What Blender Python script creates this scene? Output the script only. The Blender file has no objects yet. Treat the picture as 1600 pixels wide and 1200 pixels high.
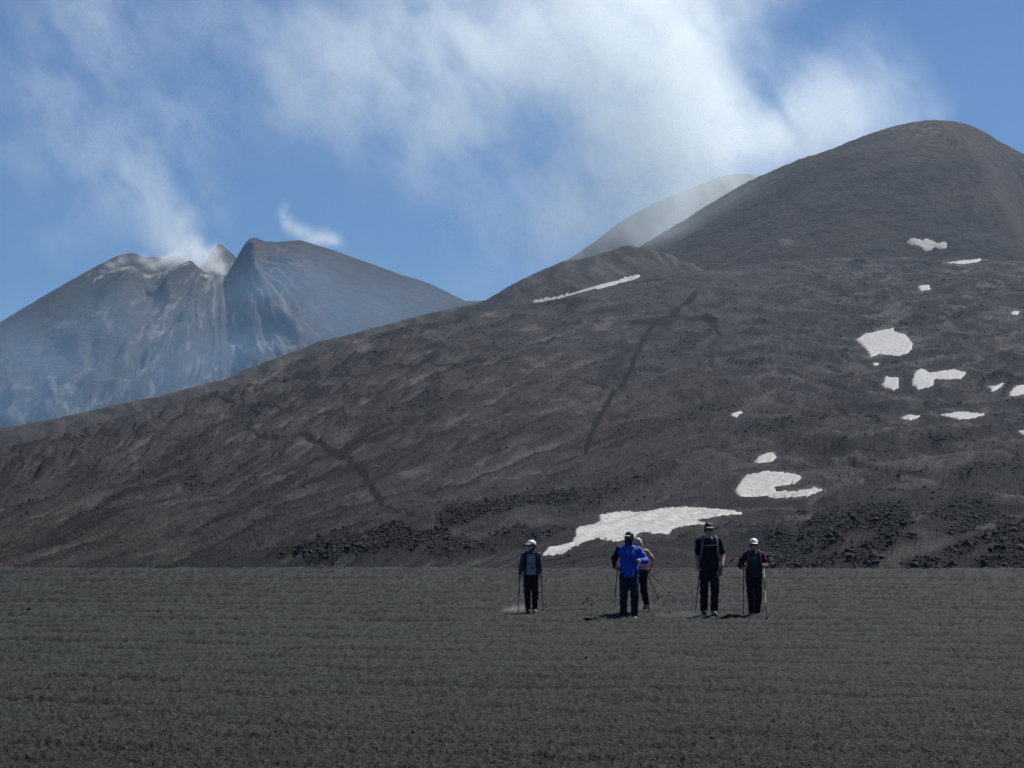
import bpy, bmesh, math
import numpy as np
from mathutils import Vector, Matrix

sc = bpy.context.scene
col = sc.collection
# ------------------------------------------------------------------ camera, sky, sun, exposure
EYE = 1.65                     # eye height above the ash plain
FPX = 3411.0                   # focal length in pixels of the 1600 x 1200 photograph
PITCH = math.atan(232.0 / FPX)
cam_d = bpy.data.cameras.new('camera')
cam = bpy.data.objects.new('camera', cam_d)
col.objects.link(cam)
cam.location = (0, 0, EYE)
cam.rotation_euler = (math.radians(90) + PITCH, 0, 0)
cam_d.sensor_width = 36.0
cam_d.lens = 36.0 * FPX / 1600.0
cam_d.clip_start = 0.5
cam_d.clip_end = 60000
sc.camera = cam

SUN_EL = math.radians(52)
SUN_AZ = math.radians(41)      # from straight ahead (+Y) towards the right (+X)
sun_dir = Vector((math.sin(SUN_AZ) * math.cos(SUN_EL), math.cos(SUN_AZ) * math.cos(SUN_EL), math.sin(SUN_EL)))
world = bpy.data.worlds.new('World')
sc.world = world
world.use_nodes = True
wn = world.node_tree.nodes
wl = world.node_tree.links
wn.clear()
sky = wn.new('ShaderNodeTexSky')
sky.sky_type = 'NISHITA'
sky.sun_disc = False
sky.sun_elevation = SUN_EL
sky.sun_rotation = SUN_AZ
sky.altitude = 2900
sky.air_density = 1.1
sky.dust_density = 0.0
sky.ozone_density = 10.0
bg = wn.new('ShaderNodeBackground')
bg.inputs['Strength'].default_value = 0.051
wo = wn.new('ShaderNodeOutputWorld')
wl.new(sky.outputs[0], bg.inputs['Color'])
wl.new(bg.outputs[0], wo.inputs['Surface'])

sun_d = bpy.data.lights.new('sun', 'SUN')
sun_d.energy = 5.0
sun_d.angle = math.radians(0.53)
sun_d.color = (1.0, 0.955, 0.88)
sun = bpy.data.objects.new('sun', sun_d)
col.objects.link(sun)
sun.location = (300, 300, 400)
sun.rotation_euler = (-sun_dir).to_track_quat('-Z', 'Y').to_euler()

sc.view_settings.view_transform = 'Standard'
sc.view_settings.look = 'None'
sc.view_settings.exposure = 0.44
sc.view_settings.gamma = 1.0
sc.view_settings.use_curve_mapping = False
sc.render.engine = 'CYCLES'
sc.cycles.use_denoising = True
sc.cycles.denoising_prefilter = 'NONE'
sc.cycles.use_adaptive_sampling = False
sc.cycles.volume_bounces = 5
sc.cycles.max_bounces = 6
sc.cycles.diffuse_bounces = 2
sc.cycles.volume_step_rate = 3.0

# ------------------------------------------------------------------ helpers
CP, SP = math.cos(PITCH), math.sin(PITCH)
def ray(px, py):
    """slopes X/Y and (Z-EYE)/Y of the sight line through a point of the photograph"""
    x = (np.asarray(px, float) - 800) / FPX
    u = (600 - np.asarray(py, float)) / FPX
    fy = CP - u * SP
    return x / fy, (SP + u * CP) / fy
def proj(X, Y, Z):
    dz = Z - EYE
    fz = Y * CP + dz * SP
    u = -Y * SP + dz * CP
    return 800 + FPX * X / fz, 600 - FPX * u / fz
def at(px, py, Y):
    a, e = ray(px, py)
    return np.array([a * Y, Y + 0 * a, EYE + e * Y])
def sstep(a, b, x):
    t = np.clip((x - a) / (b - a), 0, 1)
    return t * t * (3 - 2 * t)
def _hash(ix, iy, seed):
    h = (ix.astype(np.int64) * 374761393 + iy.astype(np.int64) * 668265263 + seed * 974634777) & 0xFFFFFFFF
    h = ((h ^ (h >> 13)) * 1274126177) & 0xFFFFFFFF
    h = h ^ (h >> 16)
    return h.astype(np.float64) / 4294967296.0
def noise2(x, y, seed=0):
    ix = np.floor(x); iy = np.floor(y)
    fx = x - ix; fy = y - iy
    ux = fx * fx * fx * (fx * (fx * 6 - 15) + 10)
    uy = fy * fy * fy * (fy * (fy * 6 - 15) + 10)
    def g(dx, dy):
        a = _hash(ix + dx, iy + dy, seed) * (2 * np.pi)
        return np.cos(a) * (fx - dx) + np.sin(a) * (fy - dy)
    n0 = g(0, 0) * (1 - ux) + g(1, 0) * ux
    n1 = g(0, 1) * (1 - ux) + g(1, 1) * ux
    return (n0 * (1 - uy) + n1 * uy) * 1.5
def fbm(x, y, oct=4, seed=0, rough=0.5):
    s = 0; amp = 1; t = 0
    for i in range(oct):
        s = s + amp * noise2(x * 2 ** i + 17.3 * i, y * 2 ** i - 9.1 * i, seed + i * 31)
        t += amp; amp *= rough
    return s / t
def ridged(x, y, oct=4, seed=0, rough=0.5):
    s = 0; amp = 1; t = 0
    for i in range(oct):
        s = s + amp * (1 - 2 * np.abs(noise2(x * 2 ** i + 7.7 * i, y * 2 ** i + 3.3 * i, seed + i * 57)))
        t += amp; amp *= rough
    return s / t
def pchip(xs, ys, x):
    """smooth monotone interpolation through traced points, straight beyond the ends"""
    xs = np.asarray(xs, float); ys = np.asarray(ys, float)
    h = np.diff(xs); d = np.diff(ys) / h
    m = np.zeros(len(xs)); m[0] = d[0]; m[-1] = d[-1]
    for i in range(1, len(xs) - 1):
        if d[i - 1] * d[i] > 0:
            w1 = 2 * h[i] + h[i - 1]; w2 = h[i] + 2 * h[i - 1]
            m[i] = (w1 + w2) / (w1 / d[i - 1] + w2 / d[i])
    k = np.clip(np.searchsorted(xs, x) - 1, 0, len(xs) - 2)
    t = (x - xs[k]) / h[k]
    tc = np.clip(t, 0, 1)
    r = ((2 * tc ** 3 - 3 * tc ** 2 + 1) * ys[k] + (tc ** 3 - 2 * tc ** 2 + tc) * h[k] * m[k]
         + (-2 * tc ** 3 + 3 * tc ** 2) * ys[k + 1] + (tc ** 3 - tc ** 2) * h[k] * m[k + 1])
    return r + (t - tc) * h[k] * m[k]
def polydist(px, py, pts):
    """distance of points to a traced polyline"""
    best = np.full(px.shape, 1e9)
    for (x0, y0), (x1, y1) in zip(pts[:-1], pts[1:]):
        dx, dy = x1 - x0, y1 - y0
        t = np.clip(((px - x0) * dx + (py - y0) * dy) / (dx * dx + dy * dy + 1e-9), 0, 1)
        best = np.minimum(best, np.hypot(px - x0 - t * dx, py - y0 - t * dy))
    return best
def inpoly(px, py, pts):
    r = np.zeros(px.shape, bool)
    n = len(pts)
    for i in range(n):
        x0, y0 = pts[i]; x1, y1 = pts[(i + 1) % n]
        if y0 == y1: continue
        c = ((y0 > py) != (y1 > py)) & (px < (x1 - x0) * (py - y0) / (y1 - y0) + x0)
        r ^= c
    return r
def mesh_np(name, V, F, smooth=True):
    """mesh from arrays; F is (n,3) or (n,4)"""
    me = bpy.data.meshes.new(name)
    V = np.ascontiguousarray(V, np.float32); F = np.ascontiguousarray(F, np.int32)
    k = F.shape[1]
    me.vertices.add(len(V)); me.vertices.foreach_set('co', V.ravel())
    me.loops.add(F.size); me.loops.foreach_set('vertex_index', F.ravel())
    me.polygons.add(len(F))
    me.polygons.foreach_set('loop_start', np.arange(0, F.size, k, dtype=np.int32))
    me.polygons.foreach_set('use_smooth', np.full(len(F), smooth, dtype=bool))
    me.update(calc_edges=True)
    return me
def attr(me, name, vals):
    a = me.attributes.new(name, 'FLOAT', 'POINT')
    a.data.foreach_set('value', np.ascontiguousarray(vals, np.float32).ravel())
def add(name, me, mat=None, parent=None):
    o = bpy.data.objects.new(name, me)
    col.objects.link(o)
    if mat is not None and me is not None and not me.materials: me.materials.append(mat)
    if parent is not None: o.parent = parent
    return o
def tag(o, label=None, cat=None, group=None, kind=None):
    if label: o['label'] = label
    if cat: o['category'] = cat
    if group: o['group'] = group
    if kind: o['kind'] = kind
    return o
def grid_faces(nr, nc):
    i = np.arange(nr * nc).reshape(nr, nc)
    return np.stack([i[:-1, :-1], i[:-1, 1:], i[1:, 1:], i[1:, :-1]], -1).reshape(-1, 4)
def grid_mesh(name, X, Y, Z, **attrs):
    me = mesh_np(name, np.stack([X, Y, Z], -1).reshape(-1, 3), grid_faces(*X.shape))
    for k, v in attrs.items(): attr(me, k, v)
    return me

# ------------------------------------------------------------------ materials
class NT:
    def __init__(s, name, rough=0.9, spec=0.2):
        s.m = bpy.data.materials.new(name); s.m.use_nodes = True
        s.t = s.m.node_tree; s.n = s.t.nodes; s.b = s.n['Principled BSDF']
        s.b.inputs['Roughness'].default_value = rough
        s.b.inputs['Specular IOR Level'].default_value = spec
    def link(s, a, b): s.t.links.new(a, b)
    def node(s, typ, **kw):
        nd = s.n.new(typ)
        for k, v in kw.items():
            if k in nd.inputs: nd.inputs[k].default_value = v
            else: setattr(nd, k, v)
        return nd
    def coords(s, scale=(1, 1, 1), rot=(0, 0, 0)):
        tc = s.node('ShaderNodeTexCoord')
        mp = s.node('ShaderNodeMapping'); mp.inputs['Scale'].default_value = scale; mp.inputs['Rotation'].default_value = rot
        s.link(tc.outputs['Object'], mp.inputs['Vector'])
        return mp.outputs[0]
    def noise(s, vec, scale, detail=4, rough=0.55, dist=0.0):
        nd = s.node('ShaderNodeTexNoise'); nd.inputs['Scale'].default_value = scale
        nd.inputs['Detail'].default_value = detail; nd.inputs['Roughness'].default_value = rough
        nd.inputs['Distortion'].default_value = dist
        s.link(vec, nd.inputs['Vector']); return nd.outputs['Fac']
    def ramp(s, fac, lo, hi, c0, c1):
        r = s.node('ShaderNodeValToRGB')
        r.color_ramp.elements[0].position = lo; r.color_ramp.elements[1].position = hi
        r.color_ramp.elements[0].color = (*c0, 1); r.color_ramp.elements[1].color = (*c1, 1)
        s.link(fac, r.inputs[0]); return r.outputs[0]
    def mix(s, fac, a, b, typ='MIX'):
        m = s.node('ShaderNodeMix', data_type='RGBA', blend_type=typ)
        for v, i in ((fac, 0), (a, 6), (b, 7)):
            if hasattr(v, 'links') or hasattr(v, 'is_linked'): s.link(v, m.inputs[i])
            elif i == 0: m.inputs[0].default_value = v
            else: m.inputs[i].default_value = (*v, 1)
        return m.outputs[2]
    def attr(s, name):
        nd = s.node('ShaderNodeAttribute'); nd.attribute_name = name; return nd.outputs['Fac']
    def math(s, op, a, b=None):
        m = s.node('ShaderNodeMath', operation=op)
        for i, v in enumerate((a, b)):
            if v is None: continue
            if hasattr(v, 'is_linked'): s.link(v, m.inputs[i])
            else: m.inputs[i].default_value = v
        return m.outputs[0]
    def bump(s, h, strength=0.5, dist=0.1, prev=None):
        b = s.node('ShaderNodeBump'); b.inputs['Strength'].default_value = strength; b.inputs['Distance'].default_value = dist
        s.link(h, b.inputs['Height'])
        if prev is not None: s.link(prev, b.inputs['Normal'])
        return b.outputs[0]
    def done(s, color, normal=None):
        if hasattr(color, 'is_linked'): s.link(color, s.b.inputs['Base Color'])
        else: s.b.inputs['Base Color'].default_value = (*color, 1)
        if normal is not None: s.link(normal, s.b.inputs['Normal'])
        return s.m

FLOW = math.atan2(0.10, 1.0)          # the lava flows run away from the plain and to the right
def mat_hill():
    t = NT('lava_slope', 0.95, 0.12)
    v = t.coords((1, 0.22, 1), (0, 0, FLOW))
    vi = t.coords()
    n1 = t.noise(v, 0.09, 6, 0.62)
    n2 = t.noise(vi, 0.55, 6, 0.68)
    n3 = t.noise(v, 0.012, 4, 0.55)
    c = t.ramp(n1, 0.40, 0.62, (0.014, 0.0142, 0.0165), (0.060, 0.0575, 0.062))
    c = t.mix(t.ramp(n2, 0.46, 0.70, (0, 0, 0), (1, 1, 1)), c, (0.088, 0.082, 0.086))
    c = t.mix(t.math('MULTIPLY', t.ramp(n3, 0.40, 0.62, (0, 0, 0), (1, 1, 1)), 0.55), c, (0.048, 0.041, 0.040))
    c = t.mix(t.math('MULTIPLY', t.attr('ash'), .8), c, (0.022, 0.0222, 0.0245))
    c = t.mix(t.math('MULTIPLY', t.attr('dark'), .92), c, (0.0055, 0.0056, 0.007))
    c = t.mix(t.math('MULTIPLY', t.attr('light'), .8), c, (0.15, 0.137, 0.139))
    c = t.mix(t.attr('rubble'), c, (0.0115, 0.0115, 0.013))
    c = t.mix(t.attr('trail'), c, (0.006, 0.006, 0.007))
    c = t.mix(t.attr('pale'), c, (0.13, 0.115, 0.10))
    b = t.bump(t.noise(vi, 0.8, 9, 0.74), 1.0, 2.6)
    return t.done(c, b)
def mat_cone():
    t = NT('cinder_cone', 0.95, 0.12)
    v = t.coords()
    n1 = t.noise(v, 0.012, 5, 0.6); n2 = t.noise(v, 0.13, 6, 0.72)
    c = t.ramp(n1, 0.38, 0.66, (0.031, 0.030, 0.033), (0.048, 0.0415, 0.041))
    c = t.mix(t.math('MULTIPLY', t.ramp(n2, 0.45, 0.75, (0, 0, 0), (1, 1, 1)), 0.7), c, (0.085, 0.074, 0.072))
    c = t.mix(t.attr('pale'), c, (0.17, 0.155, 0.145))
    c = t.mix(t.attr('red'), c, (0.056, 0.041, 0.039))
    return t.done(c, t.bump(t.noise(v, 0.2, 8, 0.75), 0.8, 4.0))
def mat_far():
    t = NT('far_crater_rock', 0.95, 0.1)
    v = t.coords()
    n1 = t.noise(v, 0.006, 6, 0.6); n2 = t.noise(v, 0.05, 6, 0.7)
    c = t.ramp(n1, 0.40, 0.62, (0.036, 0.034, 0.037), (0.060, 0.053, 0.054))
    c = t.mix(t.math('MULTIPLY', t.ramp(n2, 0.48, 0.75, (0, 0, 0), (1, 1, 1)), 0.5), c, (0.085, 0.076, 0.076))
    c = t.mix(t.attr('pale'), c, (0.34, 0.32, 0.31))
    return t.done(c, t.bump(t.noise(v, 0.035, 8, 0.72), 0.9, 14.0))
def mat_snow():
    t = NT('old_snow', 0.7, 0.25)
    v = t.coords((1, 2.2, 1), (0, 0, 0.35))
    vi = t.coords()
    c = t.ramp(t.noise(v, 0.75, 6, 0.74), 0.40, 0.60, (0.13, 0.13, 0.128), (0.40, 0.41, 0.415))
    c = t.mix(t.ramp(t.noise(vi, 2.4, 5, 0.7), 0.58, 0.68, (0, 0, 0), (1, 1, 1)), c, (0.08, 0.078, 0.075))
    return t.done(c, t.bump(t.noise(vi, 1.2, 5, 0.6), 0.5, 0.25))
def mat_plain():
    t = NT('volcanic_gravel', 0.92, 0.18)
    v = t.coords()
    g = t.node('ShaderNodeTexVoronoi'); g.inputs['Scale'].default_value = 38.0
    t.link(v, g.inputs['Vector'])
    n1 = t.noise(v, 9.0, 8, 0.75); n2 = t.noise(v, 0.22, 4, 0.55)
    c = t.ramp(n1, 0.34, 0.68, (0.006, 0.007, 0.007), (0.030, 0.033, 0.032))
    sep = t.node('ShaderNodeSeparateColor'); t.link(g.outputs['Color'], sep.inputs[0])
    c = t.mix(t.ramp(sep.outputs[0], 0.80, 0.98, (0, 0, 0), (0.8, 0.8, 0.8)), c, (0.060, 0.062, 0.059))
    c = t.mix(t.math('MULTIPLY', t.ramp(n2, 0.42, 0.62, (0, 0, 0), (1, 1, 1)), 0.35), c, (0.028, 0.0275, 0.026))
    c = t.mix(1.0, c, t.ramp(t.attr('crest'), 0.08, 0.85, (.045, .05, .052), (1.26, 1.35, 1.32)), 'MULTIPLY')  # painted shade of hollows and furrows multiplied into the base colour
    b = t.bump(t.noise(v, 14.0, 8, 0.75), 1.0, 0.05)
    b = t.bump(g.outputs['Distance'], 0.7, 0.02, b)
    return t.done(c, b)
def mat_rock():
    t = NT('black_lava', 0.9, 0.25)
    v = t.coords()
    c = t.ramp(t.noise(v, 1.3, 5, 0.65), 0.35, 0.7, (0.010, 0.010, 0.012), (0.032, 0.031, 0.033))
    return t.done(c, t.bump(t.noise(v, 3.0, 6, 0.7), 0.8, 0.25))
M_HILL, M_CONE, M_FAR, M_SNOW, M_PLAIN, M_ROCK = mat_hill(), mat_cone(), mat_far(), mat_snow(), mat_plain(), mat_rock()

# ------------------------------------------------------------------ the ash plain
CREST = EYE * FPX / 56.0
def plain_low(X, Y):
    """broad shape of the plain: flat, then falling away past its far edge"""
    z = 0.012 * fbm(X / 7.0, Y / 7.0, 2, 5)
    d = np.maximum(Y - CREST - 1.5 * noise2(X / 19.0, Y * 0, 3), 0)
    return z - 0.0035 * d * d / (1 + 0.035 * d) 
def plain_ridges(X, Y):
    c, s = math.cos(0.70), math.sin(0.70)
    wx = X + 0.5 * fbm(X / 3.1, Y / 3.1, 2, 8); wy = Y + 0.6 * fbm(X / 4.3, Y / 4.3, 2, 9)
    u = c * wx + s * wy; v = -s * wx + c * wy
    far = sstep(34, 75, Y)
    r = fbm(u / 8.0, v / 2.3, 3, 11, 0.6)
    r3 = fbm((X + .3 * Y) / 34.0, Y / 6.5, 3, 13, 0.6)
    # wind furrows: crisp dark troughs, wider apart where the plain is coarser further out
    L = np.log(np.maximum(Y + 0.22 * X + .35 * fbm(X / 5.0, Y / 5.0, 2, 17), 1.0))
    ph = L / 0.062 + 0.40 * fbm(X / (0.16 * Y + 1), L * 7, 3, 15)
    t1 = sstep(.50, 1.0, np.abs(ph - np.floor(ph) - .5) * 2) * (0.62 + .38 * sstep(-.25, .25, fbm(X / (0.30 * Y + 1), L * 9, 3, 18)))
    ph2 = L / 0.026 + 1.1 * fbm(X / (0.09 * Y + .5), L * 18, 3, 16)
    t2 = sstep(.45, 1.0, np.abs(ph2 - np.floor(ph2) - .5) * 2) * sstep(-.2, .3, fbm(X / (0.12 * Y + .5), L * 22, 3, 19))
    lam = np.clip(Y, 8, 100) * 0.070
    return (0.09 - 0.03 * far) * r + 0.10 * far * r3 + 0.03 * r3 - lam * (0.026 * t1 + 0.008 * t2), t1, t2
nc, nr = 900, 440
Yp = 1.0 / np.linspace(1 / 12.5, 1 / CREST * 1.0, nr - 38)
Yp = np.concatenate([np.linspace(1.0, 12.3, 18), Yp, np.linspace(CREST + 0.7, 150, 20)])
A = np.linspace(-0.29, 0.29, nc); WIDE = 5.0       # wider than the view close by
Yg = np.repeat(Yp[:, None], nc, 1); Xg = (Yg + WIDE) * A[None, :]
jit = np.random.default_rng(2)
rip, tr1, tr2 = plain_ridges(Xg, Yg)
Zg = plain_low(Xg, Yg) + rip * (1 - sstep(CREST, 118, Yg))
gl = sstep(26, 60, Yg)
l1 = ridged(Xg / 0.62, Yg / 0.19, 3, 21, 0.62); l2 = ridged(Xg / 1.9, Yg / 0.55, 3, 22, 0.62)
lump = l1 * (1 - .6 * gl) + l2 * (.35 + .65 * gl)
wn_ = np.random.default_rng(4).standard_normal((nr, nc + 8))
wn_ = .75 * wn_[:, 4:-4] + .65 * sum(wn_[:, q:q + nc] for q in range(3, 6)) / 3 ** .5
Zg = Zg + 0.018 * lump * (1 + .6 * gl) + 0.010 * (1 + .3 * gl) * np.clip(wn_, -2, 2.6) * (Yg > 12)
# shade painted into the gravel colour: troughs and hollows dark, lumps light, plus speckle
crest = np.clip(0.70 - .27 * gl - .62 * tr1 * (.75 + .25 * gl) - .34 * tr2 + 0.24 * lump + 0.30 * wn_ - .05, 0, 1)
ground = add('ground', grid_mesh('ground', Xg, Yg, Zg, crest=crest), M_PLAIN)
tag(ground, kind='structure')
PG = (Yp, A, Zg)
def plain_z(x, y):
    i = int(np.clip(np.searchsorted(Yp, y) - 1, 0, nr - 2))
    j = int(np.clip((x / (y + WIDE) + 0.29) / 0.58 * (nc - 1), 0, nc - 2))
    fi = (y - Yp[i]) / (Yp[i + 1] - Yp[i]); fj = (x / (y + WIDE) + 0.29) / 0.58 * (nc - 1) - j
    return float((Zg[i, j] * (1 - fj) + Zg[i, j + 1] * fj) * (1 - fi) + (Zg[i + 1, j] * (1 - fj) + Zg[i + 1, j + 1] * fj) * fi)

# ------------------------------------------------------------------ traced outlines (photograph pixels)
SNOW = [
 ('hill', [(848,872),(855,865),(878,860),(893,857),(899,847),(899,837),(906,830),(924,824),(938,818),(935,812),(952,809),(981,804),(1024,801),(1060,798),(1110,797),(1145,798.5),(1160,801),(1140,804),(1120,807),(1098,811),(1086,813),(1089,817),(1104,820),(1085,822),(1063,825),(1050,830),(1045,837),(1030,839),(1003,838),(987,848),(972,852),(950,851),(935,848),(915,853),(903,858),(893,861),(880,868),(850,873)],
  'long white snowfield behind the hikers with a thin tongue pointing at the plain'),
 ('hill', [(1149,768),(1158,755),(1168,745),(1203,742),(1242,745),(1252,750),(1247,757),(1210,761),(1212,766),(1242,767),(1275,764),(1285,767),(1262,772.5),(1223,773.5),(1184,772),(1156,775)],
  'white snow patch with a hooked tail, just above the long snowfield'),
 ('hill', [(1177,726),(1186,717),(1197,713),(1209,711),(1213,719),(1203,725)], 'small snow patch lying just above the hook-tailed patch'),
 ('hill', [(1338,529),(1350,520),(1382,514),(1395,511),(1397,517),(1413,521),(1427,537),(1420,550),(1405,555.5),(1372,553),(1360,559),(1356,548),(1345,535)],
  'largest compact snow patch, five-sided, high on the slope, streaked with ash'),
 ('hill', [(1363,567),(1368,565),(1373,566),(1371,571),(1366,571)], 'tiny round snow spot just below the five-sided patch'),
 ('hill', [(1378,600),(1384,589),(1392,592),(1403,591),(1403,605),(1395,608)], 'small blocky snow patch beside the bone-shaped patch'),
 ('hill', [(1425,599),(1431,581),(1441,577),(1454,584),(1470,580),(1493,576.5),(1510,583),(1502,592),(1475,594),(1460,592),(1459,602),(1436,607)],
  'bone-shaped snow patch below the five-sided patch'),
 ('hill', [(1543,602),(1552,604),(1569,597),(1562,606),(1551,611)], 'thin curved snow sliver under the dark rock outcrop'),
 ('hill', [(1576,613),(1589,603),(1608,600),(1606,612),(1584,617)], 'snow patch at the foot of the dark rock outcrop'),
 ('hill', [(1407,651),(1418,647.5),(1437,649),(1431,653),(1415,654)], 'short flat snow strip next to the longer lens-shaped strip'),
 ('hill', [(1471,646),(1496,641),(1520,643),(1541,645),(1522,651),(1496,653)], 'long lens-shaped flat snow strip on the slope'),
 ('hill', [(1142,654.5),(1149,649),(1157,646.5),(1159,650),(1150,656)], 'small greyish snow scrap alone on the lava slope'),
 ('hill', [(1579,491.5),(1586,488.5),(1593,490),(1591,494),(1583,494)], 'tiny snow dash above the dark rock outcrop'),
 ('hill', [(1592,675),(1603,672),(1612,676),(1602,681)], 'snow scrap downhill of the dark rock outcrop'),
 ('hill', [(1434,450),(1442,447),(1452,448),(1454,453),(1440,454.5)], 'small snow patch just under the foot of the summit cone'),
 ('mid', [(832,470.5),(846,468),(880,461.5),(925,449.5),(960,440),(992,429.5),(1001,430),(996,435),(960,445),(930,453),(880,464.5),(846,472),(834,473)],
  'long narrow grey snow streak under the pointed knoll'),
 ('cone', [(1416,379),(1424,374),(1440,376),(1452,374),(1466,380),(1478,378),(1479,387),(1468,388),(1458,385),(1456,392),(1444,391),(1436,384),(1424,384)],
  'broken snow patch in the hollow at the foot of the summit cone'),
 ('hill', [(1478,411),(1495,408),(1533,405),(1531,409),(1505,412.5)], 'thin straight snow line just below the broken patch'),
]
TRAILS = [
 ([(345,630),(375,637),(395,640),(430,641),(455,647)], 1.6, .8),
 ([(395,640),(402,655),(392,662),(388,680),(405,690),(440,691),(475,688)], 2.0, .8),
 ([(475,688),(490,694),(505,705),(525,716),(545,727),(555,740),(570,745),(573,760),(580,772),(592,783),(582,797)], 3.2, 1.),
 ([(582,797),(605,810),(625,816),(650,824)], 2.0, .8),
 ([(525,716),(560,697),(600,675),(622,663)], 2.4, .8),
 ([(622,663),(570,656),(500,652)], 1.6, .8),
 ([(525,716),(480,733),(440,750)], 1.8, .6),
 ([(545,738),(480,763),(420,790),(340,825),(290,850)], 2.4, .6),
 ([(455,643),(500,622),(540,606)], 1.4, .5),
 ([(300,625),(400,605),(460,598),(530,590),(600,583),(700,572),(760,560)], 1.5, .6),
 ([(1085,462),(1050,490),(1025,505),(1010,520),(1002,545),(985,580),(965,615),(940,650),(922,690),(916,715)], 2.6, .8),
 ([(1050,490),(1035,520),(1010,535),(970,560),(940,600)], 6.0, .35),
 ([(1050,490),(1090,497),(1120,508),(1126,520)], 2.2, .7),
 ([(965,615),(910,603),(880,600)], 1.8, .6),
 ([(1126,520),(1110,545),(1112,575),(1125,590)], 3.0, .35),
]
# rubble: loose lava blocks (traced areas, how dense, how large)
RUBBLE = [
 ([(440,888),(470,874),(520,858),(560,846),(610,841),(650,842),(690,838),(700,846),(660,856),(620,868),(560,880),(530,888)], 1.0),
 ([(664,876),(690,862),(740,858),(770,866),(740,876)], .8),
 ([(680,828),(740,806),(820,788),(900,782),(905,796),(820,806),(760,818),(720,832)], .9),
 ([(760,850),(810,838),(840,846),(880,830),(880,842),(820,862)], .6),
 ([(900,786),(960,760),(1040,735),(1060,745),(980,775),(920,800)], .5),
 ([(1194,884),(1198,856),(1225,852),(1240,860),(1236,872),(1212,886)], 1.),
 ([(1240,872),(1262,848),(1290,824),(1318,808),(1345,806),(1418,808),(1424,816),(1412,826),(1380,834),(1345,828),(1322,828),(1318,846),(1300,852),(1270,862),(1250,874)], 1.),
 ([(1234,892),(1236,879),(1262,880),(1270,874),(1292,870),(1320,866),(1350,852),(1370,838),(1400,834),(1432,838),(1425,843),(1392,846),(1386,858),(1372,868),(1370,886),(1345,888),(1325,872),(1300,878),(1290,893)], 1.),
 ([(1412,885),(1424,874),(1450,870),(1480,878),(1492,893),(1430,893)], 1.),
 ([(1470,868),(1485,856),(1510,846),(1535,842),(1545,832),(1562,834),(1558,846),(1530,852),(1515,864),(1490,872)], .9),
 ([(1516,893),(1530,880),(1545,868),(1570,852),(1610,842),(1610,893)], 1.),
 ([(1455,814),(1475,806),(1520,802),(1560,806),(1570,816),(1530,820),(1480,820)], .9),
 ([(1560,830),(1610,822),(1610,842),(1570,848)], .6),
 ([(1270,806),(1285,802),(1325,804),(1322,808),(1275,810)], .6),
 ([(1530,600),(1548,592),(1566,578),(1572,588),(1600,596),(1588,604),(1572,614),(1552,606)], .9),
 ([(1020,560),(1050,548),(1090,522),(1110,512),(1112,524),(1080,548),(1040,570)], .5),
 ([(960,690),(1040,660),(1100,640),(1150,625),(1160,640),(1090,665),(1010,695)], .5),
 ([(1130,690),(1180,676),(1240,665),(1290,660),(1290,670),(1220,684),(1160,700)], .6),
 ([(1470,760),(1530,742),(1600,726),(1600,742),(1540,756)], .7),
 ([(1380,790),(1440,778),(1520,768),(1530,776),(1450,792)], .5),
 ([(280,765),(290,750),(310,745),(318,760),(300,772)], .5),
]
# ------------------------------------------------------------------ the lava slope behind the plain
nc = 900
A = np.linspace(-0.29, 0.29, nc)
PXA = 800 + FPX * A * 1.0
RIDGE = [(-220,742,480),(-100,722,520),(0,702,560),(180,655,640),(350,610,740),(430,578,800),(500,550,850),(600,520,900),(700,497,960),
         (835,476,1050),(1000,440,1200),(1100,424,1300),(1200,412,1400),(1350,402,1500),(1500,404,1500),(1700,415,1500),(1850,430,1500)]
rpx = [r[0] for r in RIDGE]
rY = pchip(rpx, [r[2] for r in RIDGE], PXA)
rPy = pchip(rpx, [r[1] for r in RIDGE], PXA)
rZ = EYE + ray(PXA, rPy)[1] * rY
bY = pchip([-300, 300, 800, 1100, 1250, 1450, 1900], [190, 205, 270, 300, 300, 300, 300], PXA)
bZ = pchip([-300, 300, 700, 850, 1150, 1250, 1900], [-6, -5, -3.4, -2.2, -2.0, -1.8, -1.8], PXA)
def hill_base(Y):                     # Y: rows x columns
    t = (Y - bY) / (rY - bY)
    tc = np.clip(t, 0, 1)
    z = bZ + (rZ - bZ) * (tc ** 1.35)
    z = z - np.where(t < 0, (bY - Y) * 0.008, 0)
    over = np.maximum(Y - rY, 0)
    sl = ((rZ - bZ) * 1.35 / (rY - bY))
    return z + np.where(over > 0, sl * over * np.exp(-over / 12.0) * 0.5 - 0.22 * over, 0)
s0 = np.linspace(0, 1, 130)[:-1]; s1 = np.linspace(0, 1, 350); s2 = np.linspace(0, 1, 18)[1:]
Yh = np.concatenate([125 + (bY[None] - 125) * s0[:, None],
                     bY[None] + (rY - bY)[None] * (0.35 * s1[:, None] + 0.65 * s1[:, None] ** 1.6),
                     rY[None] + 260 * s2[:, None] ** 1.5], 0)
Xh = Yh * A[None]
Zh = hill_base(Yh)
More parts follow.
